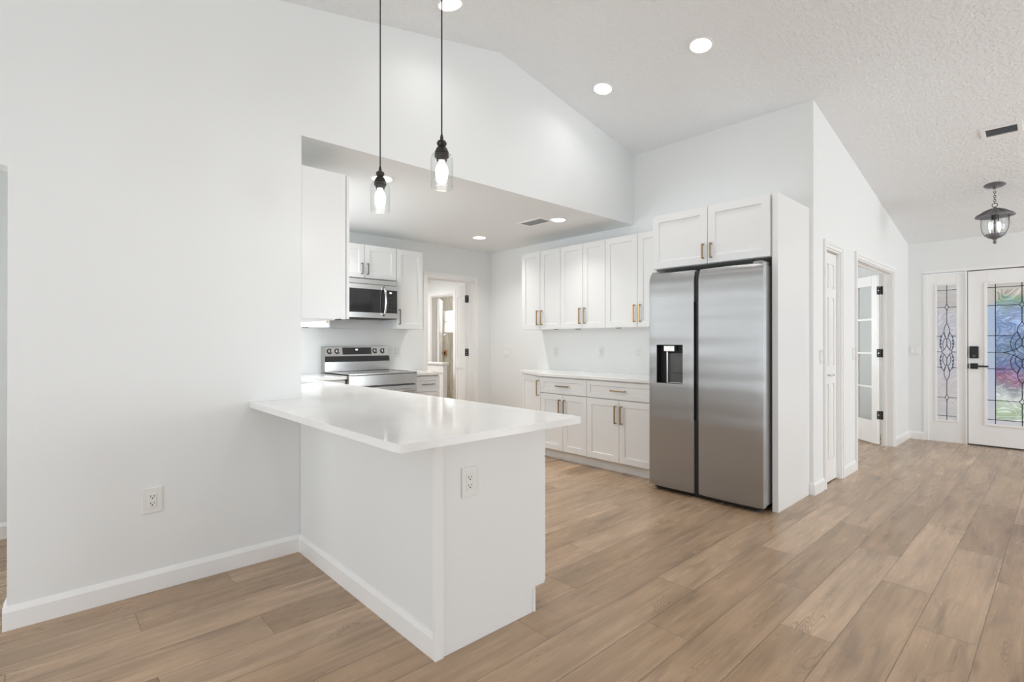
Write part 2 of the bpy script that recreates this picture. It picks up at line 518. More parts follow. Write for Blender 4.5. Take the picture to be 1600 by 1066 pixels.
        # where the parent itself sits inside its root (parts keep coordinates of the root)
        off = Vector((0, 0, 0))
        if parent is not None:
            off = Vector(parent.get('_off', (0, 0, 0)))
            o.parent = parent
            o['_off'] = list(c)
        o.location = c - off
        if smooth:
            for p in me.polygons:
                p.use_smooth = True
        if bevel > 0:
            b = o.modifiers.new('bevel', 'BEVEL')
            b.width = bevel
            b.segments = seg
            b.limit_method = 'ANGLE'
            b.angle_limit = radians(35)
            b.harden_normals = False
        return o


def thing(name, label, cat, loc=(0, 0, 0), rotz=0.0, group=None):
    o = bpy.data.objects.new(name, None)
    o.empty_display_size = 0.1
    C.objects.link(o)
    o.location = loc
    o.rotation_euler = (0, 0, rotz)
    o['label'] = label
    o['category'] = cat
    if group:
        o['group'] = group
    return o


def tag(o, label, cat, group=None):
    o['label'] = label
    o['category'] = cat
    if group:
        o['group'] = group
    return o


def struct(o, label=None):
    o['kind'] = 'structure'
    if label:
        o['label'] = label
    return o


def dup(root, loc, rotz=0.0, label=None, group=None):
    def cp(o, parent):
        c = o.copy()
        C.objects.link(c)
        if parent is not None:
            c.parent = parent
        for ch in list(o.children):
            cp(ch, c)
        return c
    r = cp(root, None)
    r.location = loc
    r.rotation_euler = (0, 0, rotz)
    if label:
        r['label'] = label
    if group:
        r['group'] = group
    return r


# ------------------------------------------------------------------ dimensions
YA = 3.096          # face of the left wall / header
XB = 4.61           # wall the fridge stands against
YC = 1.392          # wall with the closet and the study door
XF = 8.25           # front-door wall
YR = 5.43           # range wall
ZK = 2.475          # kitchen ceiling
RX, RZ = 2.737, 3.575
T = 0.115


def zc(x):
    return RZ - (0.195 if x > RX else 0.205) * abs(x - RX)


# ------------------------------------------------------------------ structure
f = struct(MB().box(-3.8, XF + 0.1, -4.8, YR + 4.3, -0.05, 0).build('floor', M['floor']),
           'wide oak-look plank floor running through kitchen and entry')
# the plank pattern uses object coordinates: put the origin at the world origin
for vtx in f.data.vertices:
    vtx.co += f.location
f.location = (0, 0, 0)

b = MB()
b.prism([(-3.8, zc(-3.8)), (RX, RZ), (RX, RZ + 0.1), (-3.8, zc(-3.8) + 0.1)], 'y', -4.8, 3.2)
b.prism([(RX, RZ), (XF + 0.1, zc(XF + 0.1)), (XF + 0.1, zc(XF) + 0.1), (RX, RZ + 0.1)], 'y', -4.8, 3.2)
struct(b.build('ceiling', M['ceiling']), 'white vaulted ceiling with knockdown texture')
struct(MB().box(1.03, XB + T, YA + T, YR + 0.1, ZK, ZK + 0.08).build('ceiling', M['wall']), 'low flat kitchen ceiling')
struct(MB().box(-3.8, 0.30, YA + T, 4.7, 2.44, 2.52).build('ceiling', M['wall']), 'hall ceiling')
struct(MB().box(XB + T, XF + 0.1, 1.6, 4.8, 2.44, 2.52).build('ceiling', M['wall']), 'study ceiling')
struct(MB().box(2.8, 7.6, YR + T, YR + 4.3, 2.44, 2.52).build('ceiling', M['wall']), 'laundry and garage ceiling')

b = MB()
e = 0.03
b.prism([(-3.7, 0), (-1.02, 0), (-1.02, zc(-1.02) + e), (-3.7, zc(-3.7) + e)], 'y', YA, YA + T)
b.prism([(-1.02, 2.0), (-0.102, 2.0), (-0.102, zc(-0.102) + e), (-1.02, zc(-1.02) + e)], 'y', YA, YA + T)
b.prism([(-0.102, 0), (1.147, 0), (1.147, zc(1.147) + e), (-0.102, zc(-0.102) + e)], 'y', YA, YA + T)
b.prism([(1.147, ZK), (XB, ZK), (XB, zc(XB) + e), (RX, RZ + e), (1.147, zc(1.147) + e)], 'y', YA, YA + T)
struct(b.build('wall_left', M['wall']), 'tall white gable wall and header over the kitchen opening')
struct(MB().box(1.147 - T, 1.147, YA + T, 3.95, 0, ZK).box(1.147 - T, 1.147, 4.95, YR, 0, ZK).box(1.147 - T, 1.147, 3.95, 4.95, 0, 1.12).box(1.147 - T, 1.147, 3.95, 4.95, 2.12, ZK).build('wall_kitchen_left', M['wall']))  # unseen opening over the sink, added to let fill light in
struct(MB().box(-3.7, 0.30, 4.556, 4.556 + T, 0, 2.44).box(0.20, 0.30, YA + T, 4.556, 0, 2.44).build('wall_hall', M['wall']))
# fridge wall
b = MB()
b.box(XB, XB + T, YC + T, YR, 0, ZK + 0.06)
b.prism([(XB, ZK + 0.06), (XB + T, ZK + 0.06), (XB + T, zc(XB + T) + e), (XB, zc(XB) + e)], 'y', YC + T, YA + T)
struct(b.build('wall_fridge', M['wall']), 'white wall behind the fridge and cabinets')
# range wall with the laundry door opening
DX0, DX1, DZ = 3.565, 4.315, 2.06
b = MB()
b.box(1.03, DX0, YR, YR + T, 0, ZK)
b.box(DX0, DX1, YR, YR + T, DZ, ZK)
b.box(DX1, 5.3, YR, YR + T, 0, ZK)
struct(b.build('wall_range', M['wall']), 'white wall behind the range with laundry doorway')
# wall with closet and study doors
CX0, CX1, CZ = 4.914, 5.334, 2.05
FX0, FX1, FZ = 5.862, 7.410, 2.06
b = MB()
def cp_(x0, x1, z0):
    b.prism([(x0, z0), (x1, z0), (x1, zc(x1) + e), (x0, zc(x0) + e)], 'y', YC, YC + T)
cp_(XB, CX0, 0); cp_(CX0, CX1, CZ); cp_(CX1, FX0, 0); cp_(FX0, FX1, FZ); cp_(FX1, XF, 0)
struct(b.build('wall_entry', M['wall']), 'white wall with the closet and the study doorway')
# closet and study shell
b = MB()
b.box(5.45, 5.45 + 0.1, YC + T, 4.75, 0, 2.44)
b.box(4.73, 5.45, 2.1, 2.2, 0, 2.44)
b.box(5.45, 6.3, 4.6, 4.7, 0, 2.44)
b.box(6.3, 7.7, 4.6, 4.7, 0, 0.85)
b.box(6.3, 7.7, 4.6, 4.7, 2.15, 2.44)
b.box(7.7, XF, 4.6, 4.7, 0, 2.44)
struct(b.build('wall_study', M['wall']))
# front wall: unit opening y -1.3 .. 1.18
UY0, UY1, UZ = -1.30, 1.235, 2.14
b = MB()
b.box(XF, XF + T, UY1, 4.7, 0, zc(XF) + e)
b.box(XF, XF + T, UY0, UY1, UZ, zc(XF) + e)
b.box(XF, XF + T, -4.7, UY0, 0, zc(XF) + e)
struct(b.build('wall_front', M['wall']), 'white front-door wall')
# living room walls behind the camera, with window openings
b = MB()
b.box(-3.7, -3.6, -4.7, -1.3, 0, zc(-3.6) + e)
b.box(-3.7, -3.6, 2.3, 3.1, 0, zc(-3.6) + e)
b.box(-3.7, -3.6, -1.3, 2.3, 2.3, zc(-3.6) + e)
b.box(-3.7, -3.6, -1.3, 2.3, 0, 0.12)
b.box(-3.7, -3.6, 3.1, 3.4, 0, 2.44)
b.box(-3.7, -3.6, 4.4, 4.67, 0, 2.44)
b.box(-3.7, -3.6, 3.4, 4.4, 2.2, 2.44)
b.box(-3.7, -3.6, 3.4, 4.4, 0, 0.6)
struct(b.build('wall_back', M['wall']))
b = MB()
for x0, x1, z0, z1 in ((-3.7, -1.1, 0, 9), (-1.1, 3.5, 0, 0.25), (-1.1, 3.5, 2.45, 9), (3.5, 5.0, 0, 9), (5.0, 7.4, 0, 0.25), (5.0, 7.4, 2.4, 9), (7.4, XF, 0, 9)):
    if z1 > 5:
        if x0 < RX < x1:
            b.prism([(x0, z0), (x1, z0), (x1, zc(x1) + e), (RX, RZ + e), (x0, zc(x0) + e)], 'y', -4.7, -4.6)
        else:
            b.prism([(x0, z0), (x1, z0), (x1, zc(x1) + e), (x0, zc(x0) + e)], 'y', -4.7, -4.6)
    else:
        b.box(x0, x1, -4.7, -4.6, z0, z1)
struct(b.build('wall_right', M['wall']))


def window_frame(name, x0, x1, y0, y1, z0, z1, ax, nm):
    b = MB()
    w_ = 0.05
    if ax == 'x':
        for k in range(nm + 1):
            y = y0 + (y1 - y0) * k / nm
            b.box(x0, x1, y - w_ / 2, y + w_ / 2, z0, z1)
        b.box(x0, x1, y0, y1, z0, z0 + w_); b.box(x0, x1, y0, y1, z1 - w_, z1)
    else:
        for k in range(nm + 1):
            x = x0 + (x1 - x0) * k / nm
            b.box(x - w_ / 2, x + w_ / 2, y0, y1, z0, z1)
        b.box(x0, x1, y0, y1, z0, z0 + w_); b.box(x0, x1, y0, y1, z1 - w_, z1)
    return struct(b.build(name, M['trim']))


window_frame('window_1', -3.67, -3.63, -1.3, 2.3, 0.12, 2.3, 'x', 3)
window_frame('window_2', -1.1, 3.5, -4.67, -4.63, 0.25, 2.45, 'y', 4)
window_frame('window_3', 5.0, 7.4, -4.67, -4.63, 0.25, 2.4, 'y', 2)
window_frame('window_4', -3.67, -3.63, 3.4, 4.4, 0.6, 2.2, 'x', 1)
window_frame('added_window', 1.05, 1.09, 3.95, 4.95, 1.12, 2.12, 'x', 2)  # frame of the unseen opening added for the kitchen fill light
w5 = window_frame('window_5', 6.3, 7.7, 4.63, 4.67, 0.85, 2.15, 'y', 2)
b = MB()
z = 0.88
while z < 2.12:
    b.box(6.33, 7.67, 4.600, 4.622, z, z + 0.003)
    z += 0.045
o = b.build('window_blind', M['mesh'])
o.parent = w5
o.location = Vector(o.location) - Vector(w5.location)

# laundry and garage shell beyond
LX = 5.15
b = MB()
b.box(LX, LX + T, YR + T, 7.03, 0, 2.44)
b.box(LX, LX + T, 7.03, 7.72, 2.05, 2.44)
b.box(LX, LX + T, 7.72, 9.7, 0, 2.44)
b.box(2.8, 2.9, YR + T, 9.7, 0, 2.44)
b.box(2.9, LX, 9.6, 9.7, 0, 2.44)
struct(b.build('wall_laundry', M['wall']))
GX = 6.4
b = MB()
b.box(GX, GX + 0.1, YR + T, 8.72, 0, 2.44)
b.box(GX, GX + 0.1, 9.10, 9.7, 0, 2.44)
b.box(GX, GX + 0.1, 8.72, 9.10, 0, 1.44)
b.box(GX, GX + 0.1, 8.72, 9.10, 1.93, 2.44)
b.box(LX + T, GX, 9.6, 9.7, 0, 2.44)
b.box(LX + T, GX, YR + T + 0.1, YR + T + 0.2, 0, 2.44)
struct(b.build('wall_garage', M['board']), 'beige streaked garage wall beyond the laundry')
o = struct(MB().box(GX + 0.05, GX + 0.06, 8.72, 9.10, 1.44, 1.93).build('window_6', M['sky']), 'small bright garage window')
b = MB()
for a_ in ((8.72, 8.74, 1.44, 1.93), (9.08, 9.10, 1.44, 1.93), (8.72, 9.10, 1.44, 1.46), (8.72, 9.10, 1.91, 1.93), (8.72, 9.10, 1.68, 1.695)):
    b.box(GX + 0.02, GX + 0.05, *a_)
q = b.build('window_frame', M['trim']); q.parent = o; q.location = Vector(q.location) - Vector(o.location)

o = tag(MB().box(GX - 0.03, GX, 8.975, 9.075, 0.94, 1.07).build('outlet_box', M['copper'], bevel=0.004), 'small copper-coloured box on the beige garage wall', 'outlet box')
q = MB().box(GX - 0.04, GX - 0.029, 9.0, 9.045, 0.98, 1.03).build('opening', M['slot']); q.parent = o; q.location = Vector(q.location) - Vector(o.location)

# low white half wall seen through the laundry doorway
b = MB(); b.box(4.86, 4.94, 6.93, 7.60, 0, 0.87)
o = struct(b.build('wall_low', M['trim'], bevel=0.004), 'low white half wall in the garage doorway')
b = MB(); b.box(4.84, 4.96, 6.915, 7.61, 0.87, 0.90)
q = b.build('wall_cap', M['trim'], bevel=0.004); q.parent = o; q.location = Vector(q.location) - Vector(o.location)


# ------------------------------------------------------------------ trim
def baseboard(name, p0, p1, n, h=0.1, t=0.014, label=None):
    """board on the line p0-p1, standing out along unit normal n"""
    b = MB()
    p0, p1, n = Vector((*p0, 0)), Vector((*p1, 0)), Vector((*n, 0))
    prof = [(0, 0), (t, 0), (t, h - 0.022), (t * 0.45, h - 0.004), (t * 0.3, h), (0, h)]
    A = [b.bm.verts.new(p0 + n * d + Vector((0, 0, z))) for d, z in prof]
    B = [b.bm.verts.new(p1 + n * d + Vector((0, 0, z))) for d, z in prof]
    k = len(prof)
    b.bm.faces.new(A); b.bm.faces.new(B[::-1])
    for i in range(k):
        b.bm.faces.new([A[i], B[i], B[(i + 1) % k], A[(i + 1) % k]])
    return struct(b.build(name, M['trim']), label)


PX = 1.142  # face of the peninsula's back panel
baseboard('baseboard_left', (-0.116, YA), (PX, YA), (0, -1), label='white baseboard under the left wall')
baseboard('baseboard_left', (-0.102, YA), (-0.102, YA + T), (-1, 0))
baseboard('baseboard_hall', (-3.6, 4.556), (0.20, 4.556), (0, -1), label='baseboard glimpsed in the hall at far left')
baseboard('baseboard_left', (-3.6, YA), (-1.02, YA), (0, -1))
baseboard('baseboard_peninsula', (PX, YA), (PX, 1.672), (-1, 0), label='white baseboard along the peninsula back')
baseboard('baseboard_fridge', (XB, 1.419), (XB, YC), (-1, 0))
baseboard('baseboard_entry', (XB - 0.014, YC), (4.850, YC), (0, -1), label='baseboard piece left of the closet')
baseboard('baseboard_entry', (5.398, YC), (5.798, YC), (0, -1), label='baseboard between closet and study doorway')
baseboard('baseboard_entry', (7.474, YC), (XF, YC), (0, -1), label='baseboard right of the study doorway')
baseboard('baseboard_front', (XF, YC), (XF, 1.235), (-1, 0), label='baseboard left of the front door unit')
baseboard('baseboard_front', (XF, UY0), (XF, -4.6), (-1, 0))
baseboard('baseboard_kitchen', (XB, 4.44), (XB, YR), (-1, 0))
baseboard('baseboard_kitchen', (DX1 + 0.06, YR), (XB, YR), (0, -1))
baseboard('baseboard_back', (-3.6, -4.6), (-3.6, 3.09), (1, 0))
baseboard('baseboard_right', (-3.6, -4.6), (XF, -4.6), (0, 1))


def casing(name, x0, x1, z1, yf, n=-1, w_=0.062, t=0.018, label=None, wall_t=T, jamb=True):
    """door casing on a wall along X; front plane yf, facing n*y"""
    b = MB()
    b.box(x0 - w_, x0, yf, yf + n * t * 0.6, 0, z1 + w_)
    b.box(x1, x1 + w_, yf, yf + n * t * 0.6, 0, z1 + w_)
    b.box(x0, x1, yf, yf + n * t * 0.6, z1, z1 + w_)
    # raised outer band
    b.box(x0 - w_, x0 - w_ * 0.45, yf + n * t * 0.6, yf + n * t, 0, z1 + w_)
    b.box(x1 + w_ * 0.45, x1 + w_, yf + n * t * 0.6, yf + n * t, 0, z1 + w_)
    b.box(x0 - w_ * 0.45, x1 + w_ * 0.45, yf + n * t * 0.6, yf + n * t, z1 + w_ * 0.45, z1 + w_)
    if jamb:
        j = 0.012
        y0, y1 = yf, yf - n * wall_t
        b.box(x0, x0 + j, y0, y1, 0, z1)
        b.box(x1 - j, x1, y0, y1, 0, z1)
        b.box(x0 + j, x1 - j, y0, y1, z1 - j, z1)
        s = 0.01
        ym = yf - n * wall_t * 0.55
        b.box(x0 + j, x0 + j + s, ym, ym + 0.03, 0, z1 - j)
        b.box(x1 - j - s, x1 - j, ym, ym + 0.03, 0, z1 - j)
        b.box(x0 + j + s, x1 - j - s, ym, ym + 0.03, z1 - j - s, z1 - j)
    return struct(b.build(name, M['trim'], bevel=0.002), label)


casing('trim_1', CX0, CX1, CZ, YC, label='white casing round the narrow closet door')
casing('trim_2', FX0, FX1, FZ, YC, label='white casing round the study doorway')
casing('trim_3', DX0, DX1, DZ, YR, label='white casing round the laundry doorway')
# casing of the garage doorway, on the laundry wall x = LX
b = MB()
for y0, y1, z0, z1 in ((7.72, 7.785, 0, 2.115), (6.965, 7.03, 0, 2.115), (7.03, 7.72, 2.05, 2.115)):
    b.box(LX - 0.018, LX, y0, y1, z0, z1)
b.box(LX, LX + T, 7.705, 7.72, 0, 2.05); b.box(LX, LX + T, 7.03, 7.045, 0, 2.05); b.box(LX, LX + T, 7.045, 7.705, 2.035, 2.05)
struct(b.build('trim_4', M['trim'], bevel=0.002), 'white casing round the garage doorway')


def panel_leaf(name, w_, h, th, panels, parent, mat):
    """door leaf with raised panels in local coords x 0..w, y 0..th (front -y), z 0..h"""
    V = MB()
    bm = V.bm
    # core with sunk panel fields: grid built from the panel rectangles
    V.box(0, w_, 0.011, th - 0.011, 0, h)
    xs = sorted({0, w_} | {p[0] for p in panels} | {p[1] for p in panels})
    zs = sorted({0, h} | {p[2] for p in panels} | {p[3] for p in panels})
    for i in range(len(xs) - 1):
        for k in range(len(zs) - 1):
            cx, cz = (xs[i] + xs[i + 1]) / 2, (zs[k] + zs[k + 1]) / 2
            if any(p[0] < cx < p[1] and p[2] < cz < p[3] for p in panels):
                continue
            V.box(xs[i], xs[i + 1], 0, 0.012, zs[k], zs[k + 1])
            V.box(xs[i], xs[i + 1], th - 0.012, th, zs[k], zs[k + 1])
    for x0, x1, z0, z1 in panels:
        g = 0.018
        for ya, yb in ((0.003, 0.012), (th - 0.012, th - 0.003)):
            V.box(x0 + g, x1 - g, ya, yb, z0 + g, z1 - g)
    return V.build(name, mat, parent)


# closet door: narrow two-column six-panel leaf
dw = CX1 - CX0 - 0.026
t_ = struct(thing('door_1', 'narrow white six-panel closet door with lever handle', 'door', (CX0 + 0.013, YC + 0.030, 0.012)))
cw = 0.125
px = [(0.055, 0.055 + cw), (dw - 0.055 - cw, dw - 0.055)]
pn = [(a, c_, z0, z1) for a, c_ in px for z0, z1 in ((0.2, 0.86), (1.02, 1.62), (1.70, 1.92))]
panel_leaf('leaf', dw, CZ - 0.035, 0.035, pn, t_, M['trim'])
del t_['category']
b = MB(); b.cyl((0.05, 0, 0.945), (0.05, -0.008, 0.945), 0.028).cyl((0.05, -0.008, 0.945), (0.05, -0.05, 0.945), 0.009)
b.tube([(0.05, -0.05, 0.945), (0.09, -0.052, 0.945), (0.15, -0.048, 0.943)], 0.008)
b.build('door_handle', M['chrome'], t_, smooth=True)['label'] = 'bright metal lever handle'

# French door leaf to the study, opened inwards: hinged on the right jamb
lw, lh = 0.76, 2.03
t_ = struct(thing('door_2', 'white glazed study door standing open', 'door', (FX1 - 0.012, YC + T + 0.004, 0.015), radians(46)))
del t_['category']
b = MB()
st = 0.11
gz0, gz1 = 0.27, lh - 0.12
b.box(0.01, st, 0, 0.035, 0, lh); b.box(lw - st, lw, 0, 0.035, 0, lh)
b.box(st, lw - st, 0, 0.035, 0, gz0); b.box(st, lw - st, 0, 0.035, gz1, lh)
mid = (st + lw - st) / 2
b.box(mid - 0.011, mid + 0.011, 0.004, 0.031, gz0, gz1)
for k in range(1, 4):
    z = gz0 + (gz1 - gz0) * k / 4
    b.box(st, lw - st, 0.004, 0.031, z - 0.011, z + 0.011)
b.build('leaf', M['trim'], t_, bevel=0.002)
MB().box(st, lw - st, 0.016, 0.019, gz0, gz1).build('glass', M['glass'], t_)


def hinge(parent, pin, jx, jy, z, rot, ex, th=0.035):
    """jamb plate on the face x=jx (world, ending at y=jy), edge plate on the leaf edge (local x=ex), knuckle at pin"""
    Mi = Matrix.Rotation(-rot, 3, 'Z')
    loc = Vector(parent.location)
    b = MB()
    def rr(u0, u1, v0, v1):
        r = 0.010
        pts = []
        for cx, cz, a0 in ((u1 - r, v1 - r, 0), (u0 + r, v1 - r, 90), (u0 + r, v0 + r, 180), (u1 - r, v0 + r, 270)):
            for s_ in range(0, 91, 30):
                a = radians(a0 + s_)
                pts.append((cx + r * cos(a), cz + r * sin(a)))
        return pts
    b.prism(rr(jy - 0.045, jy - 0.003, z - 0.05, z + 0.05), 'x', jx - 0.003, jx)
    b.cyl((pin[0], pin[1], z - 0.05), (pin[0], pin[1], z + 0.05), 0.006, seg=12)
    for v_ in b.bm.verts:
        v_.co = Mi @ (v_.co - loc)
    zl = z - loc.z
    b.prism(rr(0.001, th + 0.005, zl - 0.05, zl + 0.05), 'x', ex - 0.003, ex)
    h_ = b.build('hinge', M['hinge'], parent)
    b = MB()
    for dz in (-0.03, 0.0, 0.03):
        b.cyl((ex - 0.0036, 0.012 + 0.008 * (dz == 0), zl + dz), (ex - 0.003, 0.012 + 0.008 * (dz == 0), zl + dz), 0.004, seg=8)
    b.build('screw', M['chrome'], h_)


for z in (0.364, 1.107, 1.858):
    hinge(t_, (FX1 - 0.016, YC + T + 0.001), FX1 - 0.012, YC + T, z, radians(46), 0.01)

# laundry door leaf, opened into the laundry
t_ = struct(thing('door_3', 'white laundry door standing open behind the range wall', 'door', (DX1 - 0.014, YR + T + 0.006, 0.012), radians(64)))
del t_['category']
panel_leaf('leaf', 0.72, 2.02, 0.035, [(0.12, 0.60, 0.22, 0.85), (0.12, 0.60, 1.0, 1.88)], t_, M['trim'])
for z in (0.3, 1.10, 1.829):
    hinge(t_, (DX1 - 0.016, YR + T + 0.002), DX1 - 0.012, YR + T, z, radians(64), 0.0)

# white slab door of the garage doorway, partly open
t_ = struct(thing('door_4', 'bright white garage door leaf with round knob', 'door', (LX + T + 0.005, 7.70, 0.012), radians(50)))
del t_['category']
MB().box(0.0, 0.66, -0.035, 0, 0, 2.02).build('leaf', M['trim'], t_, bevel=0.002)
b = MB(); b.cyl((0.60, -0.035, 1.36), (0.60, -0.07, 1.36), 0.01).lathe([(0, -0.024), (0.02, -0.016), (0.026, 0), (0.02, 0.016), (0, 0.024)], (0.60, -0.085, 1.36))
b.build('door_knob', M['chrome'], t_, smooth=True)
MB().box(0.6, 0.64, -0.04, -0.035, 0.98, 1.04).build('latch_plate', M['hinge'], t_)


# ------------------------------------------------------------------ front door unit (wall x = XF, facing -x)
# local frame: x = -(world y), y = world x ; root rotated -90 deg about z
def W2(yw):
    return -yw


t_ = struct(thing('door_5', 'white front door with leaded swirled glass, black lever and keypad', 'front door', (XF, 0, 0), radians(-90)))
del t_['category']
DY1, DY0, DH = 0.812, -0.115, 2.095
b = MB()
st = 0.165
gx0, gx1, gz0, gz1 = W2(0.640), W2(0.055), 0.275, 1.925
x0, x1 = W2(DY1), W2(DY0)
yy0, yy1 = 0.012, 0.055
b.box(x0, gx0, yy0, yy1, 0.014, DH); b.box(gx1, x1, yy0, yy1, 0.014, DH)
b.box(gx0, gx1, yy0, yy1, 0.014, gz0); b.box(gx0, gx1, yy0, yy1, gz1, DH)
b.build('leaf', M['trim'], t_, bevel=0.002)
b = MB()
fw = 0.028
b.box(gx0 - fw, gx0, 0, yy0, gz0 - fw, gz1 + fw); b.box(gx1, gx1 + fw, 0, yy0, gz0 - fw, gz1 + fw)
b.box(gx0, gx1, 0, yy0, gz0 - fw, gz0); b.box(gx0, gx1, 0, yy0, gz1, gz1 + fw)
b.build('glass_frame', M['trim'], t_, bevel=0.004)
bx = 0.07
MB().box(gx0 + bx, gx1 - bx, 0.022, 0.030, gz0 + 0.05, gz1 - 0.07).build('glass', M['artglass'], t_)
b = MB()
b.box(gx0, gx0 + bx, 0.022, 0.030, gz0, gz1); b.box(gx1 - bx, gx1, 0.022, 0.030, gz0, gz1)
b.box(gx0 + bx, gx1 - bx, 0.022, 0.030, gz0, gz0 + 0.05); b.box(gx0 + bx, gx1 - bx, 0.022, 0.030, gz1 - 0.07, gz1)
b.build('border_glass', M['borderglass'], t_)


def motif(b, cx, cz, hs, y, r, vs=1.0, dm=0.058):
    """central leaded motif: curved diamond, lens shapes above and below, side loops"""
    def P(h, v):
        return (cx + h * hs, y, cz + v * vs)
    def bez(p0, p1, p2, p3, n=12):
        out = []
        for i in range(n + 1):
            t = i / n
            h = (1 - t) ** 3 * p0[0] + 3 * (1 - t) ** 2 * t * p1[0] + 3 * (1 - t) * t * t * p2[0] + t ** 3 * p3[0]
            v = (1 - t) ** 3 * p0[1] + 3 * (1 - t) ** 2 * t * p1[1] + 3 * (1 - t) * t * t * p2[1] + t ** 3 * p3[1]
            out.append(P(h, v))
        return out
    for sx in (-1, 1):
        for sz in (-1, 1):
            b.tube(bez((sx * dm / hs, 0), (sx * 0.6 * dm / hs, sz * 0.012), (sx * 0.25 * dm / hs, sz * 0.04), (0, sz * 0.085)), r, 6)
            b.tube(bez((0, sz * 0.353), (sx * 0.045, sz * 0.29), (sx * 0.045, sz * 0.22), (0, sz * 0.155)), r, 6)
            b.tube(bez((sx * 0.030, sz * 0.245), (sx * 0.085, sz * 0.18), (sx * 0.105, sz * 0.07), (sx * 0.048, sz * 0.012)), r, 6)
            b.tube(bez((sx * 0.012, sz * 0.175), (sx * 0.055, sz * 0.13), (sx * 0.06, sz * 0.07), (sx * 0.030, sz * 0.030)), r, 6)
            b.tube(bez((sx * 0.012, sz * 0.185), (sx * 0.025, sz * 0.21), (sx * 0.030, sz * 0.23), (sx * 0.030, sz * 0.245)), r, 6)


def star(b, cx, cz, hs, y, r):
    for sx in (-1, 1):
        for sz in (-1, 1):
            pts = []
            for i in range(7):
                t = i / 6
                h = (1 - t) ** 2 * 1 + 2 * (1 - t) * t * 0.3
                v_ = t ** 2 * 1 + 2 * (1 - t) * t * 0.3
                pts.append((cx + sx * h * hs, y, cz + sz * v_ * 0.045))
            b.tube(pts, r, 6)


ZL = (1.885, 1.672, 1.315, 1.118, 0.925, 0.553, 0.325)


def leading(parent, x0, x1, z0, z1, hs, side_bars, y=0.020, r=0.0035, dm=0.058):
    b = MB()
    cx = (x0 + x1) / 2
    cz = ZL[3]
    star_h = 0.024 * (1 + (hs - 1) * 0.35)
    for i, z in enumerate(ZL):
        if i in (1, 5):
            b.tube([(x0, y, z), (cx - star_h, y, z)], r, 6); b.tube([(cx + star_h, y, z), (x1, y, z)], r, 6)
            star(b, cx, z, star_h, y, r)
        elif i in (2, 4):
            k = 0.068 * hs
            b.tube([(x0, y, z), (cx - k, y, z)], r, 6); b.tube([(cx + k, y, z), (x1, y, z)], r, 6)
        elif i == 3:
            k = dm
            b.tube([(x0, y, z), (cx - k, y, z)], r, 6); b.tube([(cx + k, y, z), (x1, y, z)], r, 6)
        else:
            b.tube([(x0, y, z), (x1, y, z)], r, 6)
    for za, zb in ((z0, ZL[5] - 0.045), (ZL[5] + 0.045, cz - 0.353), (cz - 0.155, cz - 0.085), (cz + 0.085, cz + 0.155), (cz + 0.353, ZL[1] - 0.045), (ZL[1] + 0.045, z1)):
        b.tube([(cx, y, za), (cx, y, zb)], r, 6)
    for xx in side_bars:
        b.tube([(xx, y, z0), (xx, y, z1)], r, 6)
    motif(b, cx, cz, hs, y, r, 1.0, dm)
    return b.build('leading', M['lead'], parent, smooth=True)


leading(t_, gx0, gx1, gz0, gz1, 1.15, (gx0 + bx, gx1 - bx), r=0.0042, dm=0.16)
b = MB(); b.box(W2(0.797), W2(0.715), -0.012, yy0, 1.045, 1.19)
o = b.build('keypad_lock', M['hinge'], t_, bevel=0.006, seg=3)
MB().cyl((W2(0.756), -0.012, 1.075), (W2(0.756), -0.018, 1.075), 0.014).build('keyway', M['gun'], o)
b = MB(); b.box(W2(0.79), W2(0.722), -0.004, yy0, 0.918, 0.985)
b.cyl((W2(0.756), -0.004, 0.952), (W2(0.756), -0.05, 0.952), 0.011)
b.box(W2(0.768), W2(0.625), -0.062, -0.046, 0.942, 0.962)
b.build('door_handle', M['hinge'], t_, bevel=0.002)
MB().box(x0 + 0.0005, x0 + 0.006, 0.005, 0.014, 0.92, 0.98).build('strike', M['hinge'], t_)
MB().box(x0 - 0.004, x1 + 0.004, 0.010, 0.08, 0, 0.012).build('threshold', M['hinge'], t_)
MB().box(x0 - 0.008, x0 - 0.002, 0.02, 0.06, 0, DH + 0.008).box(x0, x1, 0.02, 0.06, DH + 0.001, DH + 0.008).build('weather_seal', M['slot'], t_)

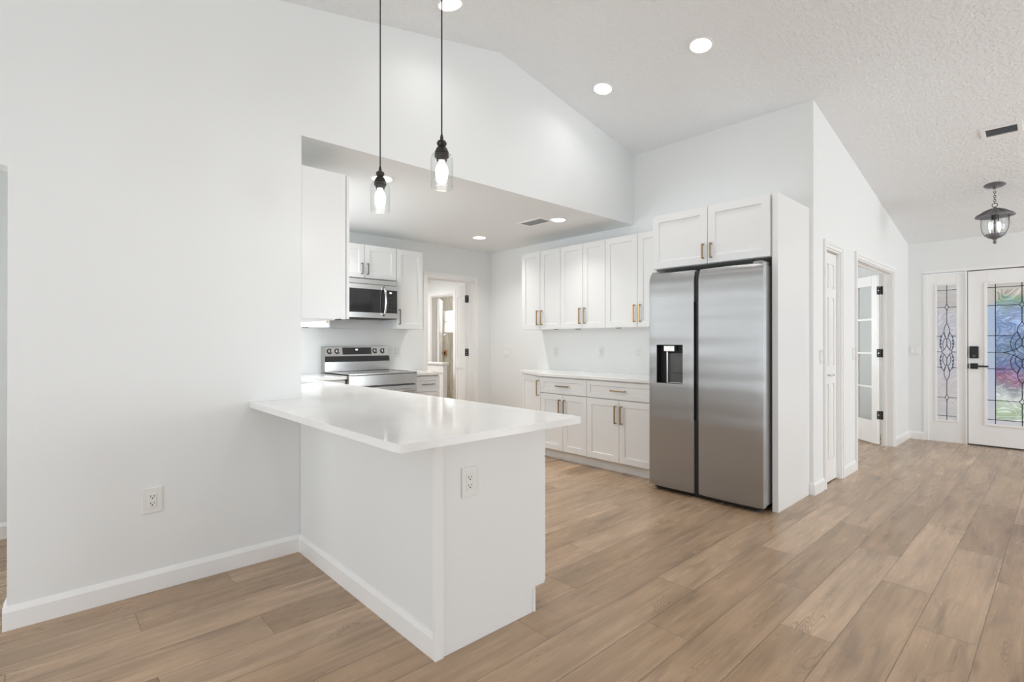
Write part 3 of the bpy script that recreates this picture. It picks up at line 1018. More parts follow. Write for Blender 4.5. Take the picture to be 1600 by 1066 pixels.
# frame and sidelights
def sidelight(yc, label, nm):
    s = struct(thing(nm, label, 'sidelight', (XF, 0, 0), radians(-90)))
    del s['category']
    hw = 0.093
    x0, x1 = W2(yc) - hw, W2(yc) + hw
    z0, z1 = 0.275, 1.945
    o0, o1 = x0 - 0.085, x1 + 0.085
    b = MB()
    b.box(o0, x0, 0.012, 0.055, 0.0, DH); b.box(x1, o1, 0.012, 0.055, 0.0, DH)
    b.box(x0, x1, 0.012, 0.055, 0.0, z0); b.box(x0, x1, 0.012, 0.055, z1, DH)
    b.build('sidelight_panel', M['trim'], s, bevel=0.002)
    b = MB(); fw = 0.02
    b.box(x0 - fw, x0, 0.002, 0.012, z0 - fw, z1 + fw); b.box(x1, x1 + fw, 0.002, 0.012, z0 - fw, z1 + fw)
    b.box(x0, x1, 0.002, 0.012, z0 - fw, z0); b.box(x0, x1, 0.002, 0.012, z1, z1 + fw)
    b.build('glass_frame', M['trim'], s, bevel=0.003)
    MB().box(x0, x1, 0.022, 0.030, z0, z1).build('glass', M['sideglass'], s)
    leading(s, x0, x1, z0, z1, 0.80, ())
    # small dark blue jewels along the loops
    b = MB()
    for sx in (-1, 1):
        for k, v_ in enumerate((-0.19, -0.15, -0.11, -0.06, 0.06, 0.10, 0.14, 0.19)):
            b.box(W2(yc) + sx * 0.056 - 0.005, W2(yc) + sx * 0.056 + 0.005, 0.017, 0.0215, ZL[3] + v_ - 0.014, ZL[3] + v_ + 0.014)
    b.build('jewel_glass', M['blueglass'], s)
    return s


sidelight(1.010, 'narrow leaded glass sidelight left of the front door', 'window_7')
sidelight(-0.315, 'narrow leaded glass sidelight right of the front door', 'window_8')
b = MB()
for ya, yb in ((1.235, 1.188), (0.832, 0.818), (-0.121, -0.135), (-0.493, -0.54)):
    b.box(XF - 0.008, XF + T, ya, yb, 0, 2.10)
b.box(XF - 0.008, XF + T, 1.235, -0.54, 2.105, UZ)
struct(b.build('trim_5', M['trim'], bevel=0.002), 'white frame of the front door unit')
struct(MB().box(XF, XF + T, UY0, -0.54, 0, UZ).build('wall_front', M['wall']))
b = MB()
b.box(XF + 0.075, XF + 0.09, -0.56, 1.24, 0, 2.1)
# porch backing keeps the unit closed
struct(b.build('trim_6', M['trim']))


# ------------------------------------------------------------------ cabinets
def pull_v(parent, x, y, zm, ln=0.16, mat=None, name='handle'):
    b = MB()
    s = 0.0055
    b.box(x - s, x + s, y - 0.034, y - 0.023, zm - ln / 2, zm + ln / 2)
    for z in (zm - ln / 2 + s, zm + ln / 2 - s):
        b.box(x - s, x + s, y - 0.024, y, z - s, z + s)
    return b.build(name, mat or M['brass'], parent, bevel=0.0012)


def pull_h(parent, xm, y, z, ln=0.16, mat=None):
    b = MB()
    s = 0.0055
    b.box(xm - ln / 2, xm + ln / 2, y - 0.034, y - 0.023, z - s, z + s)
    for x in (xm - ln / 2 + s, xm + ln / 2 - s):
        b.box(x - s, x + s, y - 0.024, y, z - s, z + s)
    return b.build('handle', mat or M['brass'], parent, bevel=0.0012)


G = 0.0024


def wall_cab(name, label, loc, rotz, w_, depth, z0, z1, doors, handle_side, hlen=0.17, pull='brass', group=None, hz=None, clips=()):
    """local: x 0..w, door face at y=0, box behind to y=depth, facing -y. doors: list of split x"""
    t = thing(name, label, 'cabinet', (loc[0], loc[1], z0), rotz, group)
    h = z1 - z0
    MB().box(0, w_, 0.026, depth, 0, h).build('body', M['cab'], t, bevel=0.001)
    xs = [0] + list(doors) + [w_]
    for i in range(len(xs) - 1):
        d = MB().ring_door(xs[i] + G, xs[i + 1] - G, G, h - G, 0).build('door', M['cab'], t, bevel=0.001, seg=1)
        sd = handle_side[i]
        hx = xs[i + 1] - 0.033 if sd == 'r' else xs[i] + 0.033
        if sd:
            pull_v(d, hx, 0, (hz if hz else 0.135), hlen, M[pull])
    if clips:
        b = MB()
        for cx in clips:
            b.box(cx - 0.03, cx + 0.03, 0.06, 0.075, -0.006, 0)
        b.build('underside_clip', M['hinge'], t)
    return t


UPG = 'shaker wall cabinets on the fridge wall'
A90 = radians(-90)
ux = 4.255
wall_cab('wall_cabinet', 'white two-door wall cabinet at the far left end of the fridge-wall row', (ux, 4.440), A90, 0.622, XB - ux, 1.385, 2.295, [0.308], 'rl', clips=(0.5,))
wall_cab('wall_cabinet', 'white two-door wall cabinet in the middle of the fridge-wall row', (ux, 3.818), A90, 0.613, XB - ux, 1.385, 2.295, [0.318], 'rl', clips=(0.2,))
wall_cab('wall_cabinet', 'wider white two-door wall cabinet right beside the fridge', (ux, 3.205), A90, 0.762, XB - ux, 1.385, 2.295, [0.385], 'rl', clips=(0.12,))
# range wall
yf = 5.085
wall_cab('wall_cabinet', 'short white two-door cabinet above the microwave', (2.172, yf), 0, 0.760, YR - yf, 1.922, 2.285, [0.378], 'rl', hlen=0.12, hz=0.10, pull='shaded_brass')
wall_cab('wall_cabinet', 'tall white single-door cabinet right of the microwave', (2.935, yf), 0, 0.345, YR - yf, 1.387, 2.285, [], 'l', pull='shaded_brass')
wall_cab('wall_cabinet', 'white corner wall cabinet left of the microwave, mostly hidden', (1.149, yf), 0, 1.020, YR - yf, 1.387, 2.285, [0.5], 'rr', clips=(0.80,))
# left kitchen wall, faces +x; only its side panel and door edge are seen
wall_cab('wall_cabinet', 'white wall cabinet seen from its flat side at the left end of the kitchen opening', (1.452, 3.100), radians(90), 0.76, 0.303, 1.385, 2.300, [0.38], 'rl', clips=(0.02,))


def base_cab(name, label, loc, rotz, w_, depth, splits, drawer=True, drawer_split=False, toe=True, handle=True, sides='', h=0.875, ndrawers=0):
    """local: door face y=0, body behind; toe-kick recess"""
    t = thing(name, label, 'cabinet', (loc[0], loc[1], 0), rotz)
    b = MB()
    b.box(0, w_, 0.029, depth, 0.105, h)
    b.build('body', M['cab'], t, bevel=0.001)
    MB().box(0.0, w_, 0.09, 0.105, 0, 0.105).build('toe_kick', M['cab'], t)
    if ndrawers:
        zz = [0.112, 0.395, 0.688, 0.862][:]
        for i in range(3):
            d = MB().ring_door(G, w_ - G, zz[i] + (0 if i == 0 else 0.006), zz[i + 1], 0, rail=0.045).build('drawer', M['cab'], t, bevel=0.001, seg=1)
            pull_h(d, w_ / 2, 0, (zz[i] + zz[i + 1]) / 2, 0.15, M['shaded_brass'])
        return t
    ztop = 0.862
    zd = 0.692
    if drawer:
        d = MB().ring_door(G, w_ - G, 0.700, ztop, 0, rail=0.042).build('drawer', M['cab'], t, bevel=0.001, seg=1)
        pull_h(d, w_ / 2, 0, 0.781, 0.16)
    else:
        zd = ztop
    xs = [0] + list(splits) + [w_]
    for i in range(len(xs) - 1):
        d = MB().ring_door(xs[i] + G, xs[i + 1] - G, 0.108, zd, 0).build('door', M['cab'], t, bevel=0.001, seg=1)
        if len(xs) == 3:
            hx = xs[i + 1] - 0.033 if i == 0 else xs[i] + 0.033
        else:
            hx = xs[1] - 0.033
        pull_v(d, hx, 0, zd - 0.135, 0.17)
    return t


bx_ = 3.980
base_cab('base_cabinet', 'white base cabinet with drawer and two doors left of the fridge-side one', (bx_, 3.857), A90, 0.632, XB - bx_, [0.316])
base_cab('base_cabinet', 'wider white base cabinet with drawer and two doors beside the fridge', (bx_, 3.225), A90, 0.762, XB - bx_, [0.385])
# angled end cabinet
ang = math.atan2(4.27 - bx_, 4.44 - 3.86)
ln = math.hypot(4.27 - bx_, 4.44 - 3.86)
t = thing('base_cabinet', 'narrow angled white base cabinet at the far end of the fridge-wall counter', 'cabinet', (0, 0, 0))
d = MB().ring_door(0.004, ln - 0.004, 0.108, 0.862, 0).build('door', M['cab'], t, bevel=0.001, seg=1)
pull_v(d, ln - 0.05, 0, 0.74, 0.17)
d.rotation_euler = (0, 0, A90 - ang)
d.location = Matrix.Rotation(A90 - ang, 3, 'Z') @ Vector(d.location) + Vector((4.27, 4.44, 0))
b = MB(); b.prism([(bx_ + 0.022, 3.862), (XB, 3.862), (XB, 4.44), (4.293, 4.44)], 'z', 0.105, 0.875)
b.build('body', M['cab'], t)
b = MB(); b.prism([(bx_ + 0.09, 3.862), (XB, 3.862), (XB, 4.42), (4.35, 4.42)], 'z', 0, 0.105)
b.build('toe_kick', M['cab'], t)

# cabinets right and left of the range
base_cab('base_cabinet', 'slim white drawer cabinet right of the range', (2.990, 4.790), 0, 0.325, YR - 4.79, [], ndrawers=3)
base_cab('base_cabinet', 'white base cabinet left of the range, its top edge just visible', (1.80, 4.800), 0, 0.41, YR - 4.80, [])
# peninsula and sink run, facing +x (into the kitchen)
PXF = 1.772
base_cab('base_cabinet', 'peninsula cabinet at the free end, seen by its door edge', (PXF, 1.683), radians(90), 0.70, PXF - PX - 0.022, [0.35])
base_cab('base_cabinet', 'peninsula cabinet nearest the left wall', (PXF, 2.383), radians(90), 0.71, PXF - PX - 0.022, [0.355])
base_cab('base_cabinet', 'sink-run base cabinet against the left kitchen wall', (PXF, 3.215), radians(90), 0.85, PXF - 1.150, [0.425])
base_cab('base_cabinet', 'base cabinet under the kitchen sink', (PXF, 4.065), radians(90), 0.72, PXF - 1.150, [0.36], drawer=False)
for o_ in [q_ for q_ in C.objects if q_.get('label') == 'base cabinet under the kitchen sink']:
    if True:
        kill_ = [ch for ch in o_.children if ch.name.startswith('body')]
        for ch in kill_:
            bpy.data.objects.remove(ch)
        b = MB()
        b.box(0, 0.72, 0.021, 0.04, 0.105, 0.875); b.box(0, 0.018, 0.04, PXF - 1.150, 0.105, 0.875)
        b.box(0.702, 0.72, 0.04, PXF - 1.150, 0.105, 0.875); b.box(0.018, 0.702, 0.04, PXF - 1.150, 0.105, 0.13)
        b.build('body', M['cab'], o_)

# peninsula back panel (drywall face) and end panel
t = thing('peninsula_paneling', 'white back and end panels wrapping the peninsula base', 'panel', (PX, 1.664, 0))
def lp(x, y):
    return (x - PX, y - 1.664)
MB().box(0.0, 0.018, 0.004, YA - 1.667, 0, 0.875).build('back_panel', M['wall'], t)
b = MB()
b.prism([(0.022, 0), (1.676 - PX, 0), (1.676 - PX, 0.1115), (PXF - 0.027 - PX, 0.1115), (PXF - 0.027 - PX, 0.875), (0.022, 0.875)], 'y', 0.001, 0.017)
b.build('end_panel', M['cab'], t, bevel=0.001)
b = MB()
b.box(-0.016, 0.024, -0.006, 0.001, 0, 0.875); b.box(-0.016, -0.0105 + 0.004, 0.001, 0.012, 0, 0.875)
b.box(-0.006, 0.0, 0.001, 0.004, 0, 0.875)
b.build('corner_moulding', M['trim'], t, bevel=0.002)
MB().box(1.676 - PX - 0.010, 1.676 - PX + 0.004, -0.004, 0.001, 0, 0.1115).build('toe_trim', M['trim'], t, bevel=0.002)


# ------------------------------------------------------------------ worktops
def slab(name, pts, z0, z1, mat, hole=None, bevel=0.003):
    bm = bmesh.new()
    loops = [pts] + ([hole] if hole else [])
    eds = []
    for lp_ in loops:
        vs = [bm.verts.new((x, y, z0)) for x, y in lp_]
        eds += [bm.edges.new((vs[i], vs[(i + 1) % len(vs)])) for i in range(len(vs))]
    bmesh.ops.triangle_fill(bm, use_beauty=True, use_dissolve=False, edges=eds)
    # drop faces inside the hole
    if hole:
        hx0, hx1 = min(p[0] for p in hole), max(p[0] for p in hole)
        hy0, hy1 = min(p[1] for p in hole), max(p[1] for p in hole)
        kill = [f_ for f_ in bm.faces if hx0 + 1e-3 < f_.calc_center_median().x < hx1 - 1e-3 and hy0 + 1e-3 < f_.calc_center_median().y < hy1 - 1e-3
                and all(hx0 - 1e-4 <= v_.co.x <= hx1 + 1e-4 and hy0 - 1e-4 <= v_.co.y <= hy1 + 1e-4 for v_ in f_.verts)]
        bmesh.ops.delete(bm, geom=kill, context='FACES_ONLY')
    r = bmesh.ops.extrude_face_region(bm, geom=bm.faces[:])
    bmesh.ops.translate(bm, verts=[g for g in r['geom'] if isinstance(g, bmesh.types.BMVert)], vec=(0, 0, z1 - z0))
    mb = MB(); mb.bm.free(); mb.bm = bm
    return mb.build(name, mat, bevel=bevel, seg=2)


def rc(x, y, r, a0, a1, n=5):
    """rounded corner points: centre x,y"""
    return [(x + r * cos(radians(a0 + (a1 - a0) * i / n)), y + r * sin(radians(a0 + (a1 - a0) * i / n))) for i in range(n + 1)]


CT = 0.905
cx0, cx1, cy0 = 0.862, 1.797, 1.480
pts = rc(cx0 + 0.022, cy0 + 0.022, 0.022, 180, 270) + rc(cx1 - 0.015, cy0 + 0.015, 0.015, 270, 360)
pts += [(cx1, 4.780), (2.214, 4.780), (2.214, YR), (1.149, YR), (1.149, YA - 0.002), (cx0, YA - 0.002)]
o = slab('worktop', pts, 0.875, CT, M['quartz'], [(1.28, 4.165), (1.725, 4.165), (1.725, 4.70), (1.28, 4.70)])
tag(o, 'white quartz worktop of the peninsula overhanging toward the room', 'countertop')
o = slab('worktop', [(2.988, 4.765), (3.352, 4.765), (3.352, YR), (2.988, YR)], 0.875, CT, M['quartz'])
tag(o, 'short white quartz worktop right of the range', 'countertop')
o = slab('worktop', [(3.955, 2.462), (XB, 2.462), (XB, 4.475), (4.262, 4.475), (3.955, 3.865)], 0.875, CT, M['quartz'])
tag(o, 'long white quartz worktop on the fridge wall', 'countertop')
b = MB(); b.box(2.22, 3.512, YR - 0.012, YR, CT, 1.387)
b.box(1.149, 2.22, YR - 0.012, YR, CT, 1.387)
o = b.build('backsplash', M['wall'], bevel=0.001)
tag(o, 'plain white backsplash panel behind the range', 'backsplash')

# sink
t = thing('sink', 'undermount steel sink, only its far rim visible behind the left wall edge', 'sink', (1.5, 4.43, 0.66))
b = MB()
x0, x1, y0, y1, zb, zt = -0.235, 0.24, -0.28, 0.285, 0.0, 0.213
b.box(x0, x1, y0, y1, zb, zb + 0.004); b.box(x0, x0 + 0.004, y0, y1, zb, zt); b.box(x1 - 0.004, x1, y0, y1, zb, zt)
b.box(x0, x1, y0, y0 + 0.004, zb, zt); b.box(x0, x1, y1 - 0.004, y1, zb, zt)
b.build('basin', M['steelx'], t)
MB().cyl((0, 0, 0.004), (0, 0, 0.007), 0.045).build('drain', M['chrome'], t)


# ------------------------------------------------------------------ refrigerator tower
TX = 3.938
t = thing('fridge_enclosure', 'tall white side panel boxing in the fridge', 'panel', (TX, 1.420, 0))
MB().box(0, XB - TX, 0, 0.042, 0, 2.330).build('side_panel', M['cab'], t, bevel=0.001)
o = MB().box(TX + 0.02, XB, 2.425, 2.443, 0, 1.868).build('fridge_side_panel', M['cab'], bevel=0.001)
tag(o, 'white panel between the fridge and the base cabinets', 'panel')
t = wall_cab('wall_cabinet', 'white deep two-door cabinet above the fridge', (3.918, 2.443), A90, 0.976, XB - 3.918, 1.868, 2.328, [0.498], 'rl', hlen=0.12, hz=0.10)

# refrigerator: local x 0..w (left to right), y 0 = door front, facing -y
FW = 0.930
t = thing('refrigerator', 'stainless side-by-side refrigerator with ice and water dispenser', 'refrigerator', (3.800, 2.408, 0), A90)
DT = 0.072
b = MB()
b.box(0.012, FW - 0.004, DT + 0.012, 0.72, 0.045, 1.800)
b.build('body', M['steeldark'], t, bevel=0.004)
b = MB()
b.box(0.02, FW - 0.02, DT + 0.002, DT + 0.02, 0.05, 1.80)
b.build('gasket', M['slot'], t)
b = MB(); b.box(0.03, FW - 0.03, 0.05, 0.3, 0.012, 0.045)
b.build('base_grille', M['black'], t, bevel=0.003)
for xx in (0.06, FW - 0.06):
    b = MB(); b.cyl((xx, 0.07, 0), (xx, 0.07, 0.035), 0.022, 0.016); b.box(xx - 0.03, xx + 0.03, 0.055, 0.1, 0.02, 0.045)
    b.build('foot', M['black'], t)


def fridge_door(x0, x1, bulge=0.010, cut=None):
    """curved-front leaf; cut = (xa, xb, za, zb) recess opening"""
    n = 16
    z0, z1 = 0.040, 1.815
    xs = [x0 + (x1 - x0) * i / n for i in range(n + 1)]
    if cut:
        xs = sorted(set([round(v_, 5) for v_ in xs if not (cut[0] - 0.012 < v_ < cut[0] + 0.012 or cut[1] - 0.012 < v_ < cut[1] + 0.012)] + [cut[0], cut[1]]))
    def yy(x):
        u_ = (x - x0) / (x1 - x0) * 2 - 1
        y = bulge * (u_ * u_)
        ed = 0.010
        d_ = min(x - x0, x1 - x)
        return y + (0.004 if d_ < 1e-4 else 0)
    # vertical profile: rounded top leaning back, small round at the bottom
    zs = [z0, z0 + 0.012] + ([cut[2], cut[3]] if cut else [0.9]) + [z1 - 0.11, z1 - 0.085, z1 - 0.06, z1 - 0.04, z1 - 0.022, z1 - 0.008, z1]
    def zoff(z):
        d_ = z1 - z
        if d_ < 0.085:
            return 0.030 * (1 - d_ / 0.085) ** 2.0
        if z - z0 < 0.006:
            return 0.006
        return 0
    b = MB()
    bm = b.bm
    Vt = [[bm.verts.new((x, yy(x) + zoff(z), z)) for z in zs] for x in xs]
    Bk = [[bm.verts.new((x, DT, z)) for z in zs] for x in xs]
    nx, nz_ = len(xs), len(zs)
    for i in range(nx - 1):
        for k in range(nz_ - 1):
            inside = cut and cut[0] - 1e-4 <= xs[i] and xs[i + 1] <= cut[1] + 1e-4 and abs(zs[k] - cut[2]) < 1e-6
            if not inside:
                bm.faces.new([Vt[i][k], Vt[i + 1][k], Vt[i + 1][k + 1], Vt[i][k + 1]])
                bm.faces.new([Bk[i][k], Bk[i][k + 1], Bk[i + 1][k + 1], Bk[i + 1][k]])
            else:
                if k == 2:
                    pass
    def side(a, c, d_, e_):
        bm.faces.new([a, c, d_, e_])
    for k in range(nz_ - 1):
        side(Vt[0][k], Vt[0][k + 1], Bk[0][k + 1], Bk[0][k])
        side(Vt[-1][k], Bk[-1][k], Bk[-1][k + 1], Vt[-1][k + 1])
    for i in range(nx - 1):
        side(Vt[i][0], Bk[i][0], Bk[i + 1][0], Vt[i + 1][0])
        side(Vt[i][-1], Vt[i + 1][-1], Bk[i + 1][-1], Bk[i][-1])
    if cut:
        ia = min(range(nx), key=lambda q_: abs(xs[q_] - cut[0]))
        ib = min(range(nx), key=lambda q_: abs(xs[q_] - cut[1]))
        ka = min(range(nz_), key=lambda q_: abs(zs[q_] - cut[2]))
        side(Vt[ia][ka], Vt[ia][ka + 1], Bk[ia][ka + 1], Bk[ia][ka])
        side(Vt[ib][ka], Bk[ib][ka], Bk[ib][ka + 1], Vt[ib][ka + 1])
        for i in range(ia, ib):
            side(Vt[i][ka], Bk[i][ka], Bk[i + 1][ka], Vt[i + 1][ka])
            side(Vt[i][ka + 1], Vt[i + 1][ka + 1], Bk[i + 1][ka + 1], Bk[i][ka + 1])
    o = b.build('door', M['steel'], t)
    for p in o.data.polygons:
        p.use_smooth = True
    o.data.set_sharp_from_angle(angle=radians(28))
    return o


gapL, gapR = 0.402, 0.440
dcut = (0.075, 0.312, 0.900, 1.218)
dl = fridge_door(0.0, gapL, 0.008, dcut)
dr = fridge_door(gapR, FW, 0.012)
MB().box(gapL, gapR, 0.028, DT, 0.04, 1.80).build('door_gap', M['black'], t)
# pocket grip edges between the doors
b = MB(); b.box(gapL - 0.0005, gapL + 0.006, 0.010, 0.05, 0.62, 1.56); b.build('grip_edge', M['hinge'], dl, bevel=0.002)
b = MB(); b.box(gapR - 0.008, gapR + 0.0005, 0.014, 0.05, 0.62, 1.56); b.build('grip_edge', M['gun'], dr, bevel=0.002)
# dispenser
xa, xb, za, zb = dcut
dp = MB().box(xa, xb, 0.064, 0.070, za, zb).box(xa, xa + 0.003, 0.004, 0.07, za, zb).box(xb - 0.003, xb, 0.006, 0.07, za, zb).box(xa, xb, 0.004, 0.07, zb - 0.003, zb).box(xa, xb, 0.004, 0.07, za, za + 0.003)
dp = dp.build('dispenser', M['black'], t)
MB().box(xa + 0.085, xb - 0.004, 0.05, 0.063, za + 0.004, zb - 0.07).build('back_plate', M['gun'], dp, bevel=0.002)
MB().box(xa + 0.075, xa + 0.088, 0.03, 0.06, za + 0.004, zb - 0.055).build('side_rail', M['steelx'], dp, bevel=0.002)
MB().box(xa + 0.125, xb - 0.016, 0.035, 0.048, za + 0.085, zb - 0.085).build('paddle', M['gun'], dp, bevel=0.004)
MB().box(xa + 0.065, xa + 0.16, 0.004, 0.05, zb - 0.055, zb - 0.008).build('spout', M['chrome'], dp, bevel=0.004)
MB().box(xa + 0.09, xb - 0.006, 0.01, 0.06, za + 0.003, za + 0.010).build('drip_tray', M['steelx'], dp, bevel=0.002)
for xx in (0.04, FW - 0.05):
    MB().box(xx - 0.03, xx + 0.04, 0.035, 0.16, 1.80, 1.832).build('hinge_cover', M['steeldark'], t, bevel=0.006)


# ------------------------------------------------------------------ range
t = thing('range', 'freestanding stainless electric range with black control panel', 'stove', (2.218, 4.745, 0))
RW = 0.766
b = MB()
b.box(0.004, RW - 0.004, 0.045, 0.655, 0.02, 0.895)
b.build('body', M['steeldark'], t, bevel=0.003)
b = MB(); b.box(0.0, RW, 0.0, 0.585, 0.905, 0.922)
ck = b.build('cooktop', M['darkglass'], t, bevel=0.003)
b = MB()
b.prism([(0.0, 0.80), (0.045, 0.80), (0.045, 0.918), (0.012, 0.918), (0.0, 0.906)], 'x', 0.0, RW)
b.build('front_rail', M['steelx'], t, bevel=0.003)
MB().box(0.0, 0.02, 0.04, 0.6, 0.895, 0.926).box(RW - 0.02, RW, 0.04, 0.6, 0.895, 0.926).box(0.0, RW, -0.002, 0.03, 0.912, 0.927).build('cooktop_rim', M['steelx'], t, bevel=0.002)
for (ex, ey, er) in ((0.2, 0.17, 0.1), (0.57, 0.17, 0.11), (0.2, 0.43, 0.08), (0.57, 0.43, 0.08)):
    MB().lathe([(er, 0.9222), (er + 0.003, 0.9226), (er + 0.003, 0.9222)], (ex, ey, 0), close=True).build('burner_ring', M['gun'], ck)
od = MB().box(0.004, RW - 0.004, -0.005, 0.045, 0.21, 0.785).build('oven_door', M['steelx'], t, bevel=0.004)
MB().box(0.09, RW - 0.09, -0.007, -0.004, 0.30, 0.66).build('oven_glass', M['darkglass'], od)
b = MB(); b.tube([(0.06, -0.055, 0.735), (RW - 0.06, -0.055, 0.735)], 0.012, 12)
for xx in (0.075, RW - 0.075):
    b.box(xx - 0.01, xx + 0.01, -0.055, -0.004, 0.725, 0.745)
b.build('handle', M['chrome'], od, smooth=True)
MB().box(0.004, RW - 0.004, 0.0, 0.045, 0.03, 0.2).build('drawer', M['steelx'], t, bevel=0.004)
# backguard, leaning slightly back
b = MB()
b.prism([(0.585, 0.922), (0.655, 0.922), (0.655, 1.195), (0.612, 1.195), (0.590, 1.085), (0.585, 1.03)], 'x', 0.0, RW)
bg = b.build('backguard', M['steelx'], t, bevel=0.003)
b = MB()
b.prism([(0.572, 1.028), (0.586, 1.024), (0.592, 1.084), (0.583, 1.087)], 'x', 0.006, RW - 0.006)
b.build('vent_strip', M['darkglass'], bg)
MB().box(-0.004, 0.0005, 0.575, 0.655, 0.92, 1.195).build('side_cap', M['steeldark'], bg)
# face of the panel: from (0.590,1.085) to (0.612,1.195)
def face(z):
    return 0.590 + (z - 1.085) / 0.11 * 0.022
nrm = Vector((0, -0.11, 0.022)).normalized()
b = MB()
zA, zB = 1.104, 1.180
b.prism([(face(zA) - 0.002, zA), (face(zB) - 0.002, zB), (face(zB) + 0.002, zB), (face(zA) + 0.002, zA)], 'x', 0.205, 0.545)
dsp = b.build('display', M['darkglass'], bg)
for xx in (0.362, 0.376):
    b = MB(); b.box(xx - 0.005, xx + 0.005, face(1.155) - 0.0035, face(1.155) - 0.002, 1.149, 1.163); b.build('digit', M['digit'], dsp)
for xx in (0.060, 0.145, 0.590, 0.685):
    c_ = Vector((xx, face(1.140), 1.140))
    b = MB(); b.cyl(c_, c_ + nrm * 0.004, 0.030, 0.029, 24)
    kb = b.build('knob', M['black'], bg, smooth=False)
    b = MB(); b.cyl(c_ + nrm * 0.004, c_ + nrm * 0.026, 0.023, 0.020, 24)
    b.build('knob_face', M['chrome'], kb)
    MB().box(xx - 0.004, xx + 0.004, c_.y - 0.036, c_.y - 0.024, 1.122, 1.168).build('pointer', M['black'], kb, bevel=0.001)

# ------------------------------------------------------------------ microwave
t = thing('microwave', 'stainless over-range microwave under the short cabinet', 'microwave', (2.172, 5.035, 1.497))
MWH = 0.413
b = MB(); b.box(0.0, 0.755, 0.025, YR - 5.035, 0, MWH); b.build('body', M['steelx'], t, bevel=0.003)
MB().box(0.002, 0.753, 0.0, 0.025, MWH - 0.052, MWH).build('top_grille', M['steelx'], t, bevel=0.003)
md = MB().box(0.002, 0.588, -0.004, 0.025, 0.0, MWH - 0.055).build('door', M['steelx'], t, bevel=0.003)
MB().box(0.03, 0.586, -0.006, -0.003, 0.058, MWH - 0.105).build('window', M['darkglass'], md)
cp = MB().box(0.590, 0.753, -0.004, 0.025, 0.0, MWH - 0.055).build('control_panel', M['steelx'], t, bevel=0.003)
MB().box(0.592, 0.738, -0.006, -0.003, 0.058, MWH - 0.105).build('keypad', M['darkglass'], cp)
for r_ in range(4):
    for c_ in range(3):
        MB().box(0.625 + c_ * 0.034, 0.637 + c_ * 0.034, -0.0068, -0.006, 0.09 + r_ * 0.042, 0.096 + r_ * 0.042).build('key', M['gun'], cp)
MB().box(0.645, 0.655, -0.0075, -0.006, 0.272, 0.288).box(0.659, 0.669, -0.0075, -0.006, 0.272, 0.288).build('digit', M['digit'], cp)
b = MB()
pts = []
for i in range(13):
    u_ = i / 12
    pts.append((0.572, -0.010 - 0.05 * sin(pi * u_) ** 0.6, 0.03 + (MWH - 0.105) * u_))
b.tube(pts, 0.012, 12)
b.build('handle', M['chrome'], md, smooth=True)
MB().box(0.01, 0.745, 0.01, 0.36, -0.006, 0.0).build('underside', M['black'], t)
MB().box(0.40, 0.62, 0.06, 0.2, -0.012, -0.006).build('lamp_lens', M['gun'], t)


# ------------------------------------------------------------------ outlets and switches
def plate(name, label, cat, loc, rotz, kind='outlet', w_=0.072, h=0.116, gangs=1, group=None):
    """local: centred, facing -y"""
    t = thing(name, label, cat, loc, rotz, group)
    w_ = w_ + 0.046 * (gangs - 1)
    MB().box(-w_ / 2, w_ / 2, -0.006, 0, -h / 2, h / 2).build('face_plate', M['plate'], t, bevel=0.003)
    for g_ in range(gangs):
        cx = (g_ - (gangs - 1) / 2) * 0.046
        if kind == 'outlet':
            MB().box(cx - 0.017, cx + 0.017, -0.009, -0.005, -0.034, 0.034).build('receptacle', M['plate'], t, bevel=0.0015)
            for zc_ in (0.018, -0.016):
                b = MB()
                b.box(cx - 0.0085, cx - 0.0060, -0.0095, -0.0088, zc_, zc_ + 0.009)
                b.box(cx + 0.0060, cx + 0.0085, -0.0095, -0.0088, zc_, zc_ + 0.008)
                b.cyl((cx, -0.0095, zc_ - 0.006), (cx, -0.0088, zc_ - 0.006), 0.0032, seg=10)
                b.build('socket', M['slot'], t)
        else:
            b = MB()
            b.prism([(-0.006, -0.033), (-0.012, -0.033), (-0.007, 0.033), (-0.006, 0.033)], 'x', cx - 0.016, cx + 0.016)
            b.build('rocker', M['trim'], t, bevel=0.001)
    for zs_ in ((h / 2 - 0.011), -(h / 2 - 0.011)):
        MB().cyl((0, -0.006, zs_), (0, -0.0068, zs_), 0.003, seg=10).build('screw', M['plate'], t)
    return t


plate('wall_outlet', 'white double outlet low on the left wall', 'outlet', (0.414, YA, 0.451), 0, w_=0.085, h=0.125)
plate('wall_outlet', 'white double outlet on the end panel of the peninsula', 'outlet', (1.295, 1.664, 0.667), 0, w_=0.076, h=0.122)
plate('wall_outlet', 'white outlet above the fridge-wall counter, leftmost of three', 'outlet', (XB, 4.205, 1.12), A90)
plate('wall_outlet', 'white outlet above the fridge-wall counter, middle of three', 'outlet', (XB, 3.521, 1.128), A90)
plate('wall_outlet', 'white outlet above the fridge-wall counter, nearest the fridge', 'outlet', (XB, 3.04, 1.132), A90)
plate('wall_outlet', 'white outlet on the backsplash right of the range', 'outlet', (3.146, YR - 0.012, 1.122), 0)
plate('light_switch', 'white two-gang switch plate left of the fridge-wall cabinets', 'light switch', (XB, 5.10, 1.107), A90, 'switch', gangs=2)
plate('light_switch', 'white rocker switch just left of the closet door', 'light switch', (4.785, YC, 1.118), 0, 'switch')
plate('light_switch', 'white rocker switch just left of the study doorway', 'light switch', (5.752, YC, 1.130), 0, 'switch')
plate('light_switch', 'white two-gang switch plate left of the front door unit', 'light switch', (XF, 1.318, 1.132), A90, 'switch', w_=0.066, gangs=2)


